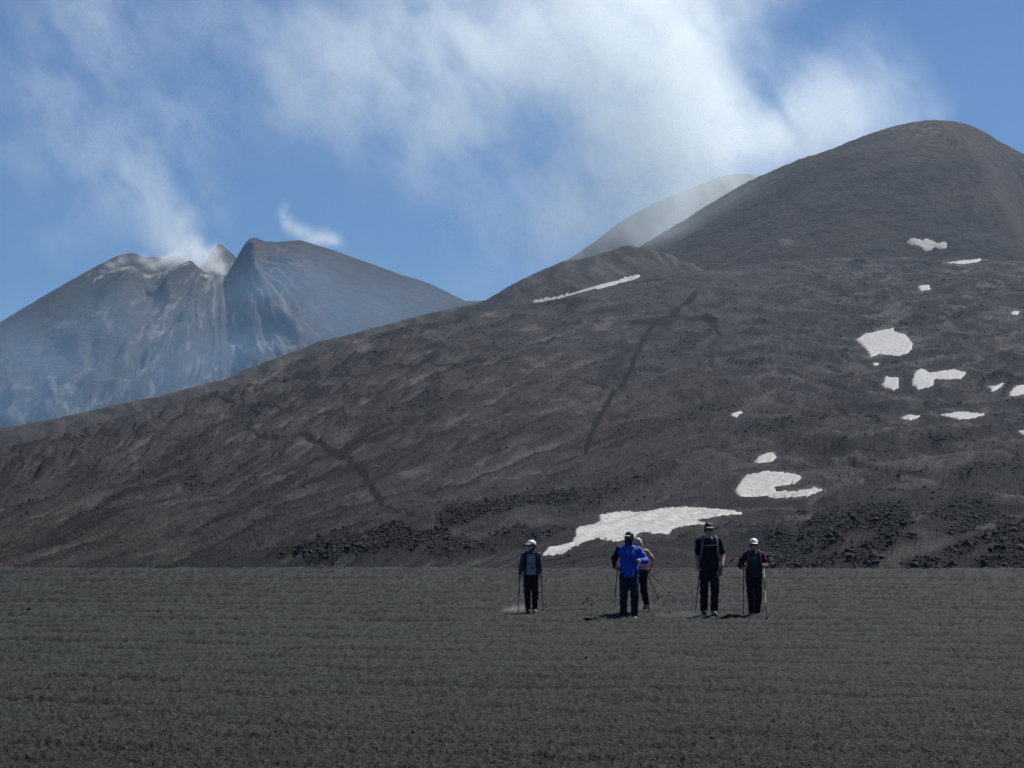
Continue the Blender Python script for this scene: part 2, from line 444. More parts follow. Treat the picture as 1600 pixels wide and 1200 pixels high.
# hummocks of old lava at the foot of the slope
def hump(px, Y, h, wx, wy, rot=0.0):
    global Zh
    x0 = (px - 800) / FPX * Y
    c, s = math.cos(rot), math.sin(rot)
    dx = (Xh - x0) * c + (Yh - Y) * s; dy = -(Xh - x0) * s + (Yh - Y) * c
    Zh = Zh + h * np.exp(-(dx / wx) ** 2 - (dy / wy) ** 2)
hump(1345, 225, 4.4, 4.2, 16)
hump(1300, 215, 2.2, 3.4, 12)
hump(1400, 235, 3.8, 5.0, 18)
hump(1370, 195, 1.5, 3.0, 9)
hump(1480, 215, 2.0, 4.5, 14)
hump(1455, 178, 1.0, 2.6, 6)
hump(1530, 240, 4.0, 5.5, 20)
hump(1570, 190, 2.6, 3.6, 12)
hump(1650, 210, 4.0, 6.0, 16)
hump(1215, 215, 1.5, 2.6, 10)
hump(1250, 180, 0.9, 1.8, 6)
hump(640, 290, 3.0, 12, 26)
hump(760, 330, 2.6, 16, 30)
hump(560, 262, 1.6, 9, 18)
pxb, pyb = proj(Xh, Yh, Zh)
mpx = Yh / FPX
snow_m = np.zeros(Xh.shape); snow_w = np.zeros(Xh.shape)
for surf, pts, lab in SNOW:
    if surf != 'hill': continue
    xs = [p[0] for p in pts]; ys = [p[1] for p in pts]
    near = (pxb > min(xs) - 60) & (pxb < max(xs) + 60) & (pyb > min(ys) - 45) & (pyb < max(ys) + 45) & (Yh < rY[None])
    if not near.any(): continue
    m = inpoly(pxb[near], pyb[near], pts)
    d = polydist(pxb[near], pyb[near], pts + pts[:1])
    v = np.where(m, 1.0, np.clip(1 - d / 7.0, 0, 1))
    snow_m[near] = np.maximum(snow_m[near], v)
    snow_w[near] = np.maximum(snow_w[near], np.where(m, 1.0, 1 - sstep(0, 44, d)))
rub = np.zeros(Xh.shape)
for pts, dens in RUBBLE:
    xs = [p[0] for p in pts]; ys = [p[1] for p in pts]
    near = (pxb > min(xs) - 20) & (pxb < max(xs) + 20) & (pyb > min(ys) - 20) & (pyb < max(ys) + 20)
    if not near.any(): continue
    qx = pxb[near] + 7 * noise2(pxb[near] / 14, pyb[near] / 9, 71); qy = pyb[near] + 4 * noise2(pxb[near] / 14, pyb[near] / 9, 72)
    m = inpoly(qx, qy, pts)
    d = polydist(qx, qy, pts + pts[:1])
    rub[near] = np.maximum(rub[near], dens * np.where(m, 1, np.clip(1 - d / 5.0, 0, 1)))
trail = np.zeros(Xh.shape)
for pts, w, k in TRAILS:
    d = polydist(pxb + 3.0 * noise2(pxb / 30, pyb / 18, 81), pyb + 2.0 * noise2(pxb / 22, pyb / 18, 82), pts)
    trail = np.maximum(trail, min(1, k * 1.4) * (1 - sstep(w * 1.0, w * 1.8, d)))
cF, sF = math.cos(FLOW), math.sin(FLOW)
U = Yh; V = (Xh + 62) * np.exp(-.0032 * (Yh - 500))      # flow lines fan out down the slope
wob = fbm(Xh / 40, Yh / 70, 3, 91)
right = sstep(950, 1350, pxb + .25 * (pyb - 600))
# bands of rubble along the old flows
band = fbm((V + 2.5 * wob) / 8.0, U / 170.0, 4, 101, 0.55) * (1 - .7 * right) + .7 * right * fbm((Xh + 12 * wob) / 20, (Yh - Xh) / 34, 4, 103, .55)
rubN = sstep(0.15, 0.27, band) * (0.35 + 0.65 * sstep(-0.1, 0.35, fbm(Xh / 30, Yh / 45, 3, 102))) * (0.5 + 0.5 * right)
rubN = rubN * sstep(-6, 25, Yh - bY[None])
rub = np.clip(np.maximum(rub, rubN), 0, 1) * (1 - np.clip(snow_m * 1.6, 0, 1))
calm = 1 - np.clip(snow_m * 1.3, 0, 1); calmw = 1 - snow_w
fade = sstep(0, 60, Yh - bY[None] + 25) * (1 - 0.75 * sstep(0.93, 1.0, (Yh - bY) / (rY - bY)))
big = 1 - sstep(0.80, 0.97, (Yh - bY) / (rY - bY))
Z0 = Zh.copy()
Zh = Zh + fade * (1.6 * fbm(Xh / 110, Yh / 160, 3, 111) * big * (0.4 + 0.6 * sstep(300, 600, Yh))
                  + 2.6 * ridged((V + 3 * wob) / 9.0, U / 170.0, 4, 112, 0.55) * (1 - .75 * right) * (0.35 + 0.65 * calmw)
                  + right * big * 5.0 * fbm((Xh + 12 * wob) / 34, (Yh + 20 * wob) / 60, 4, 113, 0.55) * (0.25 + 0.75 * calmw))
blk = np.abs(fbm(Xh / 3.4, Yh / 4.6, 4, 121, 0.62)) * 2 + 0.5 * ridged(Xh / 1.5, Yh / 2.2, 3, 122)
sc_d = np.clip(Yh / 420, 0.55, 2.2)
Zh = Zh + rub * calm * np.minimum(blk, 1.0) * (0.40 + .55 * sstep(280, 420, Yh)) * sc_d ** 0.6
Zh = Zh + calm * fade * 0.5 * sc_d * (fbm(V / 1.6, U / 16.0, 4, 131, 0.62) * (1 - .8 * right) + .8 * right * fbm(Xh / 3.5, Yh / 4.5, 4, 133, .62))
Zh = Zh + calm * fade * 0.22 * fbm(Xh / 1.2, Yh / 1.9, 3, 132, 0.6)
# streaks of clinker and ash drawn out down the slope
sx = V + 1.2 * wob
k1 = sstep(250, 420, Yh); k2 = sstep(450, 800, Yh)
st = fbm(sx / 2.6, U / 60, 5, 141, .66)
st = st * (1 - .85 * right) + right * .85 * fbm((Xh + 10 * wob) / (3 + .008 * Yh), (Yh - 1.2 * Xh) / (6 + .016 * Yh), 4, 149, .6)
st2 = fbm(sx / 8, U / 190, 4, 144, .6) * (1 - .8 * right) + right * .8 * fbm((Xh + 14 * wob) / 22, (Yh - .8 * Xh) / 30, 4, 150, .6)
swirl = ridged((Xh + 20 * wob + 6 * fbm(Xh / 14, Yh / 22, 3, 145)) / 26, (Yh + 34 * wob) / 48, 4, 146, .6)
patch = fbm(Xh / 24, Yh / 60, 4, 147, .6) * right + (1 - right) * fbm((V + 1.5 * wob) / 5, U / 90, 4, 147, .6)
dark = sstep(.10, .34, st * .9 + st2 * .7 + .12 * patch) * (1 - right * .25)
light = .8 * sstep(.08, .42, -st * .95 - st2 * .35 + .28 * patch) * (1 - .65 * right) * (0.35 + .65 * sstep(-.25, .2, patch))
light = np.maximum(light, right * .8 * sstep(.50, .78, swirl) * (.5 + .5 * sstep(-.2, .3, patch)))
dark = np.maximum(dark, .60 * right)
dark = np.maximum(dark, right * .85 * sstep(.05, .35, fbm((Xh + 8 * wob) / 10, (Yh - Xh) / 11, 4, 148, .62)))
grit = np.random.default_rng(9).standard_normal(Xh.shape)
dark = np.maximum(dark, .9 * sstep(.16, .40, (fbm(V / 1.1, U / 22, 4, 152, .65) * (1 - right) + right * fbm(Xh / (2 + .004 * Yh), (Yh - .6 * Xh) / (3 + .008 * Yh), 4, 152, .65))))
dark = np.clip(dark + .30 * grit * (dark > .02), 0, 1) * calm; light = np.clip(light + .25 * grit * (light > .02), 0, 1) * (1 - rub)
Zh = Zh + fade * (calm * 1.3 * sc_d * st + calmw * right * big * 2.0 * swirl)
Zh = Zh - trail * 0.28 * sc_d
ash = sstep(-10, 12, bY[None] + 40 - Yh) * 0.85
ash = np.clip(np.maximum(ash, right * sstep(-0.05, 0.3, -band) * 0.75), 0, 1) * (1 - rub)
pale = 0.0 * ash
pale = np.maximum(pale, 0.5 * (1 - sstep(0, 7, polydist(pxb, pyb, [(1375,726),(1390,724),(1405,728)]))) * sstep(0, .3, fbm(Xh, Yh, 3, 5)))
# worn pale line along the left edge
hill = add('lava_slope', grid_mesh('lava_slope', Xh, Yh, Zh, ash=ash, rubble=rub, trail=trail, pale=pale, dark=dark * (1 - rub), light=light * (1 - trail)), M_HILL)
tag(hill, kind='structure')

# ------------------------------------------------------------------ ridge with the pointed knoll, behind the slope
def ridge_sheet(name, line, A, front, back, rows_f, rows_b, mat, relief, drop=None, soft=0.2):
    px = 800 + FPX * A
    yy = pchip([l[0] for l in line], [l[2] for l in line], px)
    py = np.interp(px, [l[0] for l in line], [l[1] for l in line])
    zz = EYE + ray(px, py)[1] * yy
    t = np.concatenate([np.linspace(1, 0, rows_f) ** 1.0, -np.linspace(0, 1, rows_b + 1)[1:]])
    D = np.where(t > 0, t * front, t * back)[:, None]          # metres in front of the crest
    Y = yy[None] - D + 0 * A[None]
    X = Y * A[None]
    Zr = np.repeat(zz[None], len(t), 0)
    # outline points are smoothed with distance from the crest so that it is no extruded profile
    sm = zz.copy()
    k = np.hanning(61); k /= k.sum()
    sm = np.convolve(np.pad(zz, 30, 'edge'), k, 'valid')
    w = sstep(0, soft * front, np.abs(D))
    Zr = zz[None] * (1 - w) + sm[None] * w
    Z = Zr - drop(np.abs(D))
    ppx, ppy = proj(X, Y, Z)
    Zn, attrs = relief(X, Y, Z, D, ppx, ppy)
    me = grid_mesh(name, X, Y, Zn, **attrs)
    return add(name, me, mat), (X, Y, Zn, ppx, ppy)
MID = [(-250,720,1080),(-100,692,1100),(0,670,1100),(120,648,1130),(180,634,1150),(240,622,1170),(300,607,1210),(350,594,1250),(368,588,1255),(376,582,1260),(420,564,1290),
       (500,535,1350),(545,524,1370),(590,512,1400),(650,497,1420),(700,484,1450),(740,477,1450),(760,470,1450),(800,447,1460),(830,432,1480),(850,423,1490),
       (878,410,1500),(893,408,1505),(905,408,1508),(922,404,1515),(945,396,1530),(970,387,1545),(985,383.5,1550),(998,388,1550),(1010,392,1550),(1022,393,1550),(1050,399,1550),(1085,414,1550),(1120,436,1560),(1300,520,1580)]
def mid_relief(X, Y, Z, D, px, py):
    k = 0.35 + 0.65 * sstep(0, 40, np.abs(D))
    sn = np.zeros(X.shape)
    for surf, pts, lab in SNOW:
        if surf == 'mid': sn = np.maximum(sn, np.clip(1 - polydist(px, py, pts + pts[:1]) / 5, 0, 1)); sn = np.maximum(sn, inpoly(px, py, pts))
    z = Z + k * (1 - sn) * (3.2 * ridged((X + Y * .3) / 46, Y / 60, 4, 201) + 1.1 * fbm(X / 7, Y / 9, 4, 202, .6))
    o = np.zeros(X.shape)
    rb = sstep(0.1, 0.35, fbm(X / 22, Y / 28, 4, 203)) * 0.7
    pl = 0.14 + 0.25 * sstep(.05, .45, fbm(X / 30, Y / 18, 3, 204)) * (px < 330) + 0.25 * (1 - sstep(0, 16, np.hypot(px - 930, (py - 430) * 1.6)))
    return z, dict(ash=o, rubble=rb * (1 - sn), trail=o, pale=pl, dark=sstep(.05, .4, fbm((X + .3 * Y) / 9, Y / 40, 4, 206)), light=.6 * sstep(.05, .4, fbm((X + .3 * Y) / 12, Y / 50, 4, 207)))
mid, MIDG = ridge_sheet('knoll_ridge', MID, np.linspace(-0.29, 0.10, 640), 300, 160, 90, 16, M_HILL, mid_relief,
                        drop=lambda d: 0.34 * d * sstep(-10, 40, d) + 0.0002 * d * d * 0)
tag(mid, kind='structure')

# ------------------------------------------------------------------ summit cone on the right
CX, CY, CZ = at(1462, 193, 1900.)
kx = 1900 / FPX
prof_r = np.array([0, 22, 70, 120, 160, 210, 280, 340, 400, 450, 560, 700, 900, 1300]) * kx
prof_d = np.array([0, 1.5, 9, 25, 43, 65, 92, 124, 161, 193, 262, 345, 440, 600]) * kx
Ac = np.linspace(0.03, 0.30, 520)
Yc = np.concatenate([np.linspace(1380, 1780, 170), np.linspace(1780, 1990, 120)[1:], np.linspace(1990, 2200, 24)[1:]])
Yc2 = np.repeat(Yc[:, None], len(Ac), 1); Xc = Yc2 * Ac[None]
dx, dy = Xc - CX, Yc2 - CY
rr = np.hypot(dx, dy * 0.92)
rr = rr * (1 + 0.48 * sstep(-12, 48, dx))                     # the right flank is steeper near the top
Zc = CZ - pchip(prof_r, prof_d, rr)
pxc, pyc = proj(Xc, Yc2, Zc)
az = np.arctan2(dx, -dy)
kc = sstep(8, 90, rr)
Zc = Zc + (0.4 + 0.6 * kc) * (2.4 * fbm(Xc / 38, Yc2 / 38, 4, 301, .55) * kc + 0.9 * fbm(Xc / 8, Yc2 / 8, 4, 302, .62))
Zc = Zc + kc * 2.2 * ridged(az * 9 + 0.01 * rr, rr / 160, 3, 303) * sstep(40, 150, rr)
top = 1 - sstep(18, 55, rr)
Zc = Zc + top * (1.4 * fbm(Xc / 14, Yc2 / 14, 3, 304))
Zc = Zc - 9 * np.exp(-(rr / 17) ** 2) * sstep(-4, 10, dy)    # the vent sits behind the rim
lip = np.exp(-(((pxc - 1484) / 16) ** 2 + ((pyc - 224) / 5) ** 2))
Zc = Zc - 4.5 * lip
pale = 0.75 * sstep(0.0, 0.35, fbm(Xc / 6, Yc2 / 6, 4, 305, .6)) * (1 - sstep(10, 34, np.hypot((pxc - 1425) * .45, (pyc - 202) * 1.5)))
pale = np.maximum(pale, 0.55 * (1 - sstep(2, 11, np.hypot((pxc - 1229) * .6, (pyc - 383) * 1.2))))
pale = np.maximum(pale, 0.18 * sstep(.15, .45, fbm(Xc / 10, Yc2 / 10, 4, 306, .6)) * (1 - sstep(30, 90, rr)))
redm = 0.7 * sstep(-.1, .5, fbm(Xc / 60, Yc2 / 60, 3, 307)) * (0.3 + 0.7 * (pyc > 340)) 
cone = add('summit_cone', grid_mesh('summit_cone', Xc, Yc2, Zc, pale=pale, red=redm), M_CONE)
tag(cone, kind='structure')

# ------------------------------------------------------------------ peak veiled by the plume
BX, BY, BZ = at(1157, 272, 3000.)
kb = 3000 / FPX
Ab = np.linspace(-0.02, 0.18, 260)
Yb_ = np.concatenate([np.linspace(2350, 2850, 70), np.linspace(2850, 3200, 60)[1:]])
Yb2 = np.repeat(Yb_[:, None], len(Ab), 1); Xb = Yb2 * Ab[None]
rb = np.hypot(Xb - BX, (Yb2 - BY) * 0.9)
Zb = BZ - pchip(np.array([0, 28, 77, 127, 172, 222, 267, 400, 700]) * kb, np.array([0, 5, 24, 46, 68, 103, 135, 215, 380]) * kb, rb)
Zb = Zb + sstep(10, 80, rb) * (4 * fbm(Xb / 60, Yb2 / 60, 4, 401) + 2 * fbm(Xb / 16, Yb2 / 16, 3, 402))
pxb2, pyb2 = proj(Xb, Yb2, Zb)
palb = .35 * sstep(0, .4, fbm(Xb / 30, Yb2 / 30, 4, 403)) * (1 - sstep(10, 60, np.abs(pxb2 - 1140)))
veiled = add('veiled_peak', grid_mesh('veiled_peak', Xb, Yb2, Zb, pale=palb, red=0 * palb), M_CONE)
tag(veiled, kind='structure')

# ------------------------------------------------------------------ the broken crater on the left
CRA = [(-300,700,3300),(-150,600,3300),(0,506,3350),(75,461,3400),(120,442,3400),(146,434,3400),(158,428,3400),(168,424,3400),(185,418,3400),(205,416,3400),(216,420,3400),(224,427,3400),(232,430,3400),
       (250,424,3400),(262,420,3400),(275,414,3400),(286,410,3400),(293,407,3400),(297,408,3400),(303,414,3400),(312,422,3400),(322,428,3400),(345,434,3400),(351,431,3430),(358,419,3440),(366,405,3450),(373,392,3450),
       (378,384,3450),(383,376.5,3450),(388,373.5,3450),(396,371,3450),(404,374,3450),(412,377,3450),(430,378,3450),(450,376.5,3450),(467,375,3450),(480,379,3450),(490,382,3450),(520,391,3450),(550,402,3450),(590,416,3450),
       (625,429,3450),(650,436,3450),(675,445,3450),(700,457,3450),(737,475,3450),(800,507,3450),(900,565,3450)]
FEAT = [  # spurs (+) and gullies (-) on the crater wall
 ([(293,407),(262,470),(225,520),(150,590),(60,650)], 14, 14), ([(345,434),(322,470),(285,520),(240,560)], 14, 26),
 ([(383,378),(396,430),(412,480),(445,520),(480,545)], 12, 24), ([(205,418),(180,470),(130,540)], 24, 20),
 ([(358,432),(372,470),(378,505),(385,530)], 12, -30), ([(250,430),(240,480),(200,530),(150,570)], 16, -26),
 ([(300,440),(270,500),(215,570),(120,640)], 14, -22), ([(320,520),(290,570),(220,620)], 16, 18), ([(420,500),(400,560),(350,590)], 14, -14),
 ([(180,600),(100,640),(20,672)], 14, 14)]
PALE = [([(338,436),(330,452),(312,470),(290,492),(268,512),(235,530)], 5, .55), ([(350,440),(358,455),(362,470)], 3, .8), ([(345,448),(362,470),(368,485)], 4, .6),
        ([(396,440),(392,455),(398,470),(404,470)], 5, .6), ([(372,492),(380,498)], 4, .8), ([(300,480),(310,500),(305,520)], 6, .35),
        ([(365,540),(385,535),(405,538),(420,546)], 9, .7), ([(430,528),(445,545),(460,555)], 4, .7), ([(440,470),(448,495)], 6, .35),
        ([(230,560),(245,545),(262,530)], 5, .3), ([(170,625),(200,600),(240,580)], 6, .35), ([(60,650),(100,625),(130,600)], 6, .35), ([(0,668),(60,660),(130,640),(200,615)], 6, .35),
        ([(148,437),(160,429),(175,422),(205,418)], 4, 1.), ([(200,425),(212,424)], 2, .9), ([(228,432),(250,427),(275,418),(293,411)], 4, 1.), ([(315,428),(335,434),(352,437)], 4, 1.),
        ([(384,398),(392,396)], 3, .9), ([(320,470),(345,452)], 4, .5), ([(95,635),(110,625)], 3, .5), ([(320,600),(340,580)], 3, .5), ([(290,590),(298,580)], 3, .5)]
def far_relief(X, Y, Z, D, px, py):
    k = sstep(4, 90, D)
    left = (1 - sstep(430, 560, px)) * (0.15 + 0.85 * np.maximum(sstep(150, 260, px), sstep(500, 600, py + .35 * px)))
    z = Z
    for pts, w, h in FEAT:
        d = polydist(px + 10 * noise2(px / 40, py / 40, 501), py + 8 * noise2(px / 40, py / 40, 502), pts)
        z = z + k * h * 0.6 * np.exp(-(d / w) ** 2)
    th_ = np.arctan2(py - 385, (px - 345) * .85); ra_ = np.hypot(px - 345, py - 385)
    z = z + k * left * (13 * ridged(th_ * 4.2 + .6 * noise2(px / 60, py / 60, 510), ra_ / 210, 4, 503, .55) + 5 * fbm(th_ * 14, ra_ / 60, 4, 511, .6) + 5 * fbm(X / 26, Y / 40, 4, 504, .62))
    z = z + k * 3.0 * fbm(X / 30, Y / 50, 4, 512, .6)
    pl = np.zeros(X.shape)
    for pts, w, h in PALE:
        d = polydist(px + 5 * noise2(px / 9, py / 9, 505), py + 5 * noise2(px / 9, py / 9, 506), pts)
        pl = np.maximum(pl, h * (1 - sstep(w * .3, w * 1.4, d)) * (0.35 + .65 * sstep(-.15, .25, fbm(X / 9, Y / 16, 4, 507, .65))))
    pl = np.maximum(pl, .42 * left * k * sstep(.12, .42, fbm(th_ * 16, ra_ / 40, 4, 508, .65)))
    return z, dict(pale=pl)
fdrop = lambda d: 0.40 * d
crater, CRG = ridge_sheet('broken_crater', CRA, np.linspace(-0.29, 0.05, 620), 1100, 160, 200, 14, M_FAR, far_relief, drop=fdrop)
tag(crater, kind='structure')
CRB = [(-300,700,3650),(-150,600,3650),(0,501,3650),(75,456,3650),(110,436,3650),(150,414,3650),(180,399,3650),(195,396,3650),(203,395.5,3650),(210,397,3650),(217,401,3650),(226,402,3650),(240,401,3650),(247,403,3650),(253,405,3650),
       (260,401,3650),(270,399,3650),(277,400,3650),(284,405,3650),(300,425,3650),(315,412,3650),(322,402,3650),(331,389,3650),(339,381,3650),(346,383,3650),(353,391,3650),(361,397,3650),(372,408,3650),(450,430,3650),(600,470,3650)]
def back_relief(X, Y, Z, D, px, py):
    k = sstep(4, 60, D)
    return Z + k * 6 * fbm(X / 30, Y / 40, 5, 601, .6), dict(pale=.25 * sstep(.1, .4, fbm(X / 14, Y / 20, 4, 602)))
crater2, _ = ridge_sheet('crater_back_rim', CRB, np.linspace(-0.29, 0.0, 420), 300, 160, 50, 10, M_FAR, back_relief, drop=lambda d: 0.45 * d)
tag(crater2, kind='structure')
# low country that carries everything out to the horizon
n = 48
th = np.linspace(0, 2 * np.pi, n, endpoint=False)
Vb = [(0, 0, -60)] + [(r * math.cos(t), r * math.sin(t), -60 - 0.02 * r) for r in (600, 2400, 4500) for t in th]
me = bpy.data.meshes.new('terrain')
Fb = [(0, 1 + i, 1 + (i + 1) % n) for i in range(n)]
for k in range(2):
    Fb += [(1 + k * n + i, 1 + (k + 1) * n + i, 1 + (k + 1) * n + (i + 1) % n, 1 + k * n + (i + 1) % n) for i in range(n)]
me.from_pydata(Vb, [], Fb)
for nm in ('ash', 'rubble', 'trail', 'pale', 'dark', 'light'): attr(me, nm, np.zeros(len(Vb)))
terrain = add('terrain', me, M_HILL); tag(terrain, kind='structure')

# ------------------------------------------------------------------ snow patches, each lying on its ground
surfs = {'hill': (Xh, Yh, Zh, pxb, pyb, Z0), 'mid': (*MIDG[:3], MIDG[3], MIDG[4], MIDG[2]), 'cone': (Xc, Yc2, Zc, pxc, pyc, Zc)}
for surf, pts, lab in SNOW:
    X, Y, Z, px, py, zb = surfs[surf]
    ip = inpoly(px + 1.3 * noise2(px / 7, py / 5, 701), py + 0.9 * noise2(px / 7, py / 5, 702), pts)
    if surf == 'hill': ip &= (Y < rY[None] + 2)
    rows, cols = np.where(ip)
    if len(rows) < 4: print('snow too small', lab, len(rows)); continue
    r0, r1, c0, c1 = max(rows.min() - 1, 0), rows.max() + 2, max(cols.min() - 1, 0), cols.max() + 2
    sub = ip[r0:r1, c0:c1]
    pad = np.pad(sub, 1)
    grow = sub | pad[:-2, 1:-1] | pad[2:, 1:-1] | pad[1:-1, :-2] | pad[1:-1, 2:]
    xs, ys, zs, mp = X[r0:r1, c0:c1], Y[r0:r1, c0:c1], Z[r0:r1, c0:c1], Y[r0:r1, c0:c1] / FPX
    # smooth surface over the lumpy ground
    zsm = zs.copy()
    for _ in range(4):
        q = np.pad(zsm, 1, 'edge'); zsm = (q[:-2, 1:-1] + q[2:, 1:-1] + q[1:-1, :-2] + q[1:-1, 2:] + 2 * zsm) / 6
    top_z = np.maximum(zsm, zs - 0.05) + 0.30 + 0.10 * fbm(xs / 1.4, ys / 2.0, 3, 703) + 0.06 * ridged(xs / .7, ys / 2.5, 2, 704)
    zz = np.where(sub, top_z, zs - 0.25)
    qf = grow[:-1, :-1] & grow[1:, :-1] & grow[:-1, 1:] & grow[1:, 1:]
    anyin = sub[:-1, :-1] | sub[1:, :-1] | sub[:-1, 1:] | sub[1:, 1:]
    idx = np.arange(sub.size).reshape(sub.shape)
    sel = anyin
    F = np.stack([idx[:-1, :-1][sel], idx[:-1, 1:][sel], idx[1:, 1:][sel], idx[1:, :-1][sel]], -1)
    lab_v = np.arange(sub.size)
    while True:                                  # connected pieces
        mn = lab_v[F].min(1); new = lab_v.copy(); np.minimum.at(new, F.ravel(), np.repeat(mn, 4))
        if (new == lab_v).all(): break
        lab_v = new
    pieces = sorted([F[lab_v[F[:, 0]] == q] for q in np.unique(lab_v[F[:, 0]])], key=lambda f_: -len(f_))
    for n_, Fp in enumerate(pieces):
        if n_ and len(Fp) < 5: continue
        used, inv = np.unique(Fp, return_inverse=True)
        Vv = np.stack([xs, ys, zz], -1).reshape(-1, 3)[used]
        org = Vv.mean(0)
        o = add('snow_patch', mesh_np('snow_patch', Vv - org, inv.reshape(Fp.shape)), M_SNOW)
        o.location = org
        tag(o, lab if n_ == 0 else 'little snow scrap split off beside the ' + ('cone-foot hollow patch' if surf == 'cone' else 'grey snow streak' if surf == 'mid' else 'bigger patch'), 'snow patch', 'snow patches left on the lava slope')

# ------------------------------------------------------------------ lava blocks
rng = np.random.default_rng(7)
def ico(sub=1):
    bm = bmesh.new(); bmesh.ops.create_icosphere(bm, subdivisions=sub, radius=1)
    v = np.array([w.co[:] for w in bm.verts]); f = np.array([[w.index for w in p.verts] for p in bm.faces]); bm.free()
    return v, f
ICO1 = ico(1)
def rock_verts(r):
    """an angular block: a ball cut by random planes"""
    v = ICO1[0] * (1 + 0.12 * r.standard_normal((len(ICO1[0]), 1)))
    for _ in range(6):
        n = r.standard_normal(3); n /= np.linalg.norm(n)
        d = v @ n; lim = r.uniform(0.35, 0.75)
        v = v - np.where(d > lim, d - lim, 0)[:, None] * n
    return v * np.array([r.uniform(.8, 1.5), r.uniform(.8, 1.3), r.uniform(.55, 1.0)])
PROTO = [rock_verts(rng) for _ in range(14)]
proto_me = [mesh_np('lava_boulder', p, ICO1[1], False) for p in PROTO]
for m_ in proto_me: m_.materials.append(M_ROCK)
def rot3(r):
    a = r.uniform(0, 2 * np.pi, 3)
    return np.array(Matrix.Rotation(a[0], 3, 'Z') @ Matrix.Rotation(a[1] * .12, 3, 'X') @ Matrix.Rotation(a[2] * .12, 3, 'Y'))
cand = []
def gather(mask, n, smin, smax, tagname):
    """random places on the slope weighted by a mask"""
    w = (mask * mpx ** 1.0).ravel(); w = w / w.sum()
    k = rng.choice(w.size, n, p=w)
    for q in k:
        s = smin + (smax - smin) * rng.random() ** 4.5
        cand.append((Xh.flat[q] + rng.normal() * .25, Yh.flat[q] + rng.normal() * .35, Zh.flat[q], s, tagname, pxb.flat[q], pyb.flat[q]))
foot = np.zeros(Xh.shape)
vis = (pyb < 896) & (pxb > -20) & (pxb < 1620)
trace = np.zeros(Xh.shape)
for pts, dens in RUBBLE:
    xs = [p[0] for p in pts]; ys = [p[1] for p in pts]
    near = (pxb > min(xs) - 10) & (pxb < max(xs) + 10) & (pyb > min(ys) - 10) & (pyb < max(ys) + 10)
    if near.any(): trace[near] = np.maximum(trace[near], dens * inpoly(pxb[near] + 5 * noise2(pxb[near] / 14, pyb[near] / 9, 71), pyb[near] + 3 * noise2(pxb[near] / 14, pyb[near] / 9, 72), pts))
gather(trace * vis * (pxb > 1150) * (pyb > 780), 7000, 0.05, 0.6, 'mound')
gather(trace * vis * (pxb < 1150) * (pyb > 760), 5200, 0.06, 0.50, 'tongue')
gather(sstep(.5, .95, rub) * vis * (pyb > 480), 900, 0.10, 0.55, 'slope')
big_n = {'mound': 150, 'tongue': 90, 'slope': 50}
labels = {'mound': ('jagged black lava boulder on the rubble mounds at the edge of the plain', 'lava boulders on the rubble mounds'),
          'tongue': ('dark lava boulder on the rubble tongue at the foot of the slope', 'lava boulders on the rubble tongue'),
          'slope': ('dark lava block lying in the rubble bands up the slope', 'lava blocks on the slope')}
HEAP = ['dark lava boulder on the low rubble tongue running down to the plain', 'dark lava boulder in the small heap below the rubble tongue',
 'dark lava boulder in the rubble band leading from the tongue to the long snowfield', 'dark lava boulder strewn beside the thin tip of the long snowfield',
 'dark lava block in the rubble just uphill of the long snowfield', 'black lava boulder in the rubble between the tall hiker and the maroon-jacket hiker',
 'black lava boulder along the crest of the tallest rubble mound', 'black lava boulder on the lower flank of the tallest rubble mound', 'black lava boulder in the round heap at the edge of the plain',
 'black lava boulder on the small ridge behind the round heap', 'black lava boulder in the wide heap at the far end of the mounds', 'black lava boulder in the flat rubble band above the mounds',
 'black lava boulder in the sparse rubble above the wide heap', 'black lava boulder in the thin rubble line above the tallest mound']
def heap_label(px_, py_, default):
    q = np.array([px_ + 5 * noise2(np.array([px_ / 14]), np.array([py_ / 9]), 71)[0]]); w = np.array([py_ + 3 * noise2(np.array([px_ / 14]), np.array([py_ / 9]), 72)[0]])
    for t_, (pts, _) in zip(HEAP, RUBBLE):
        if inpoly(q, w, pts)[0]: return t_
    return default
rest = []
for kind in big_n:
    lst = sorted([c for c in cand if c[4] == kind], key=lambda c: -c[3] / c[1])
    for i, (x, y, z, s, kd, px_, py_) in enumerate(lst):
        if i < big_n[kind]:
            o = bpy.data.objects.new('lava_boulder', proto_me[i % len(proto_me)])
            col.objects.link(o)
            o.location = (x, y, z + s * .02); o.scale = (s, s, s)
            a = rng.uniform(0, 6.28, 3); o.rotation_euler = (a[0] * .1, a[1] * .1, a[2])
            lb = labels[kind][0] if kind == 'slope' else heap_label(px_, py_, labels[kind][0]); tag(o, lb, 'boulder', lb.replace('boulder', 'boulders').replace('block', 'blocks'))
        else: rest.append((x, y, z + s * .02, s))
OCT = np.array([[1, 0, 0], [-1, 0, 0], [0, 1, 0], [0, -1, 0], [0, 0, 1], [0, 0, -1]], float)
OF = np.array([[0, 2, 4], [2, 1, 4], [1, 3, 4], [3, 0, 4], [2, 0, 5], [1, 2, 5], [3, 1, 5], [0, 3, 5]])
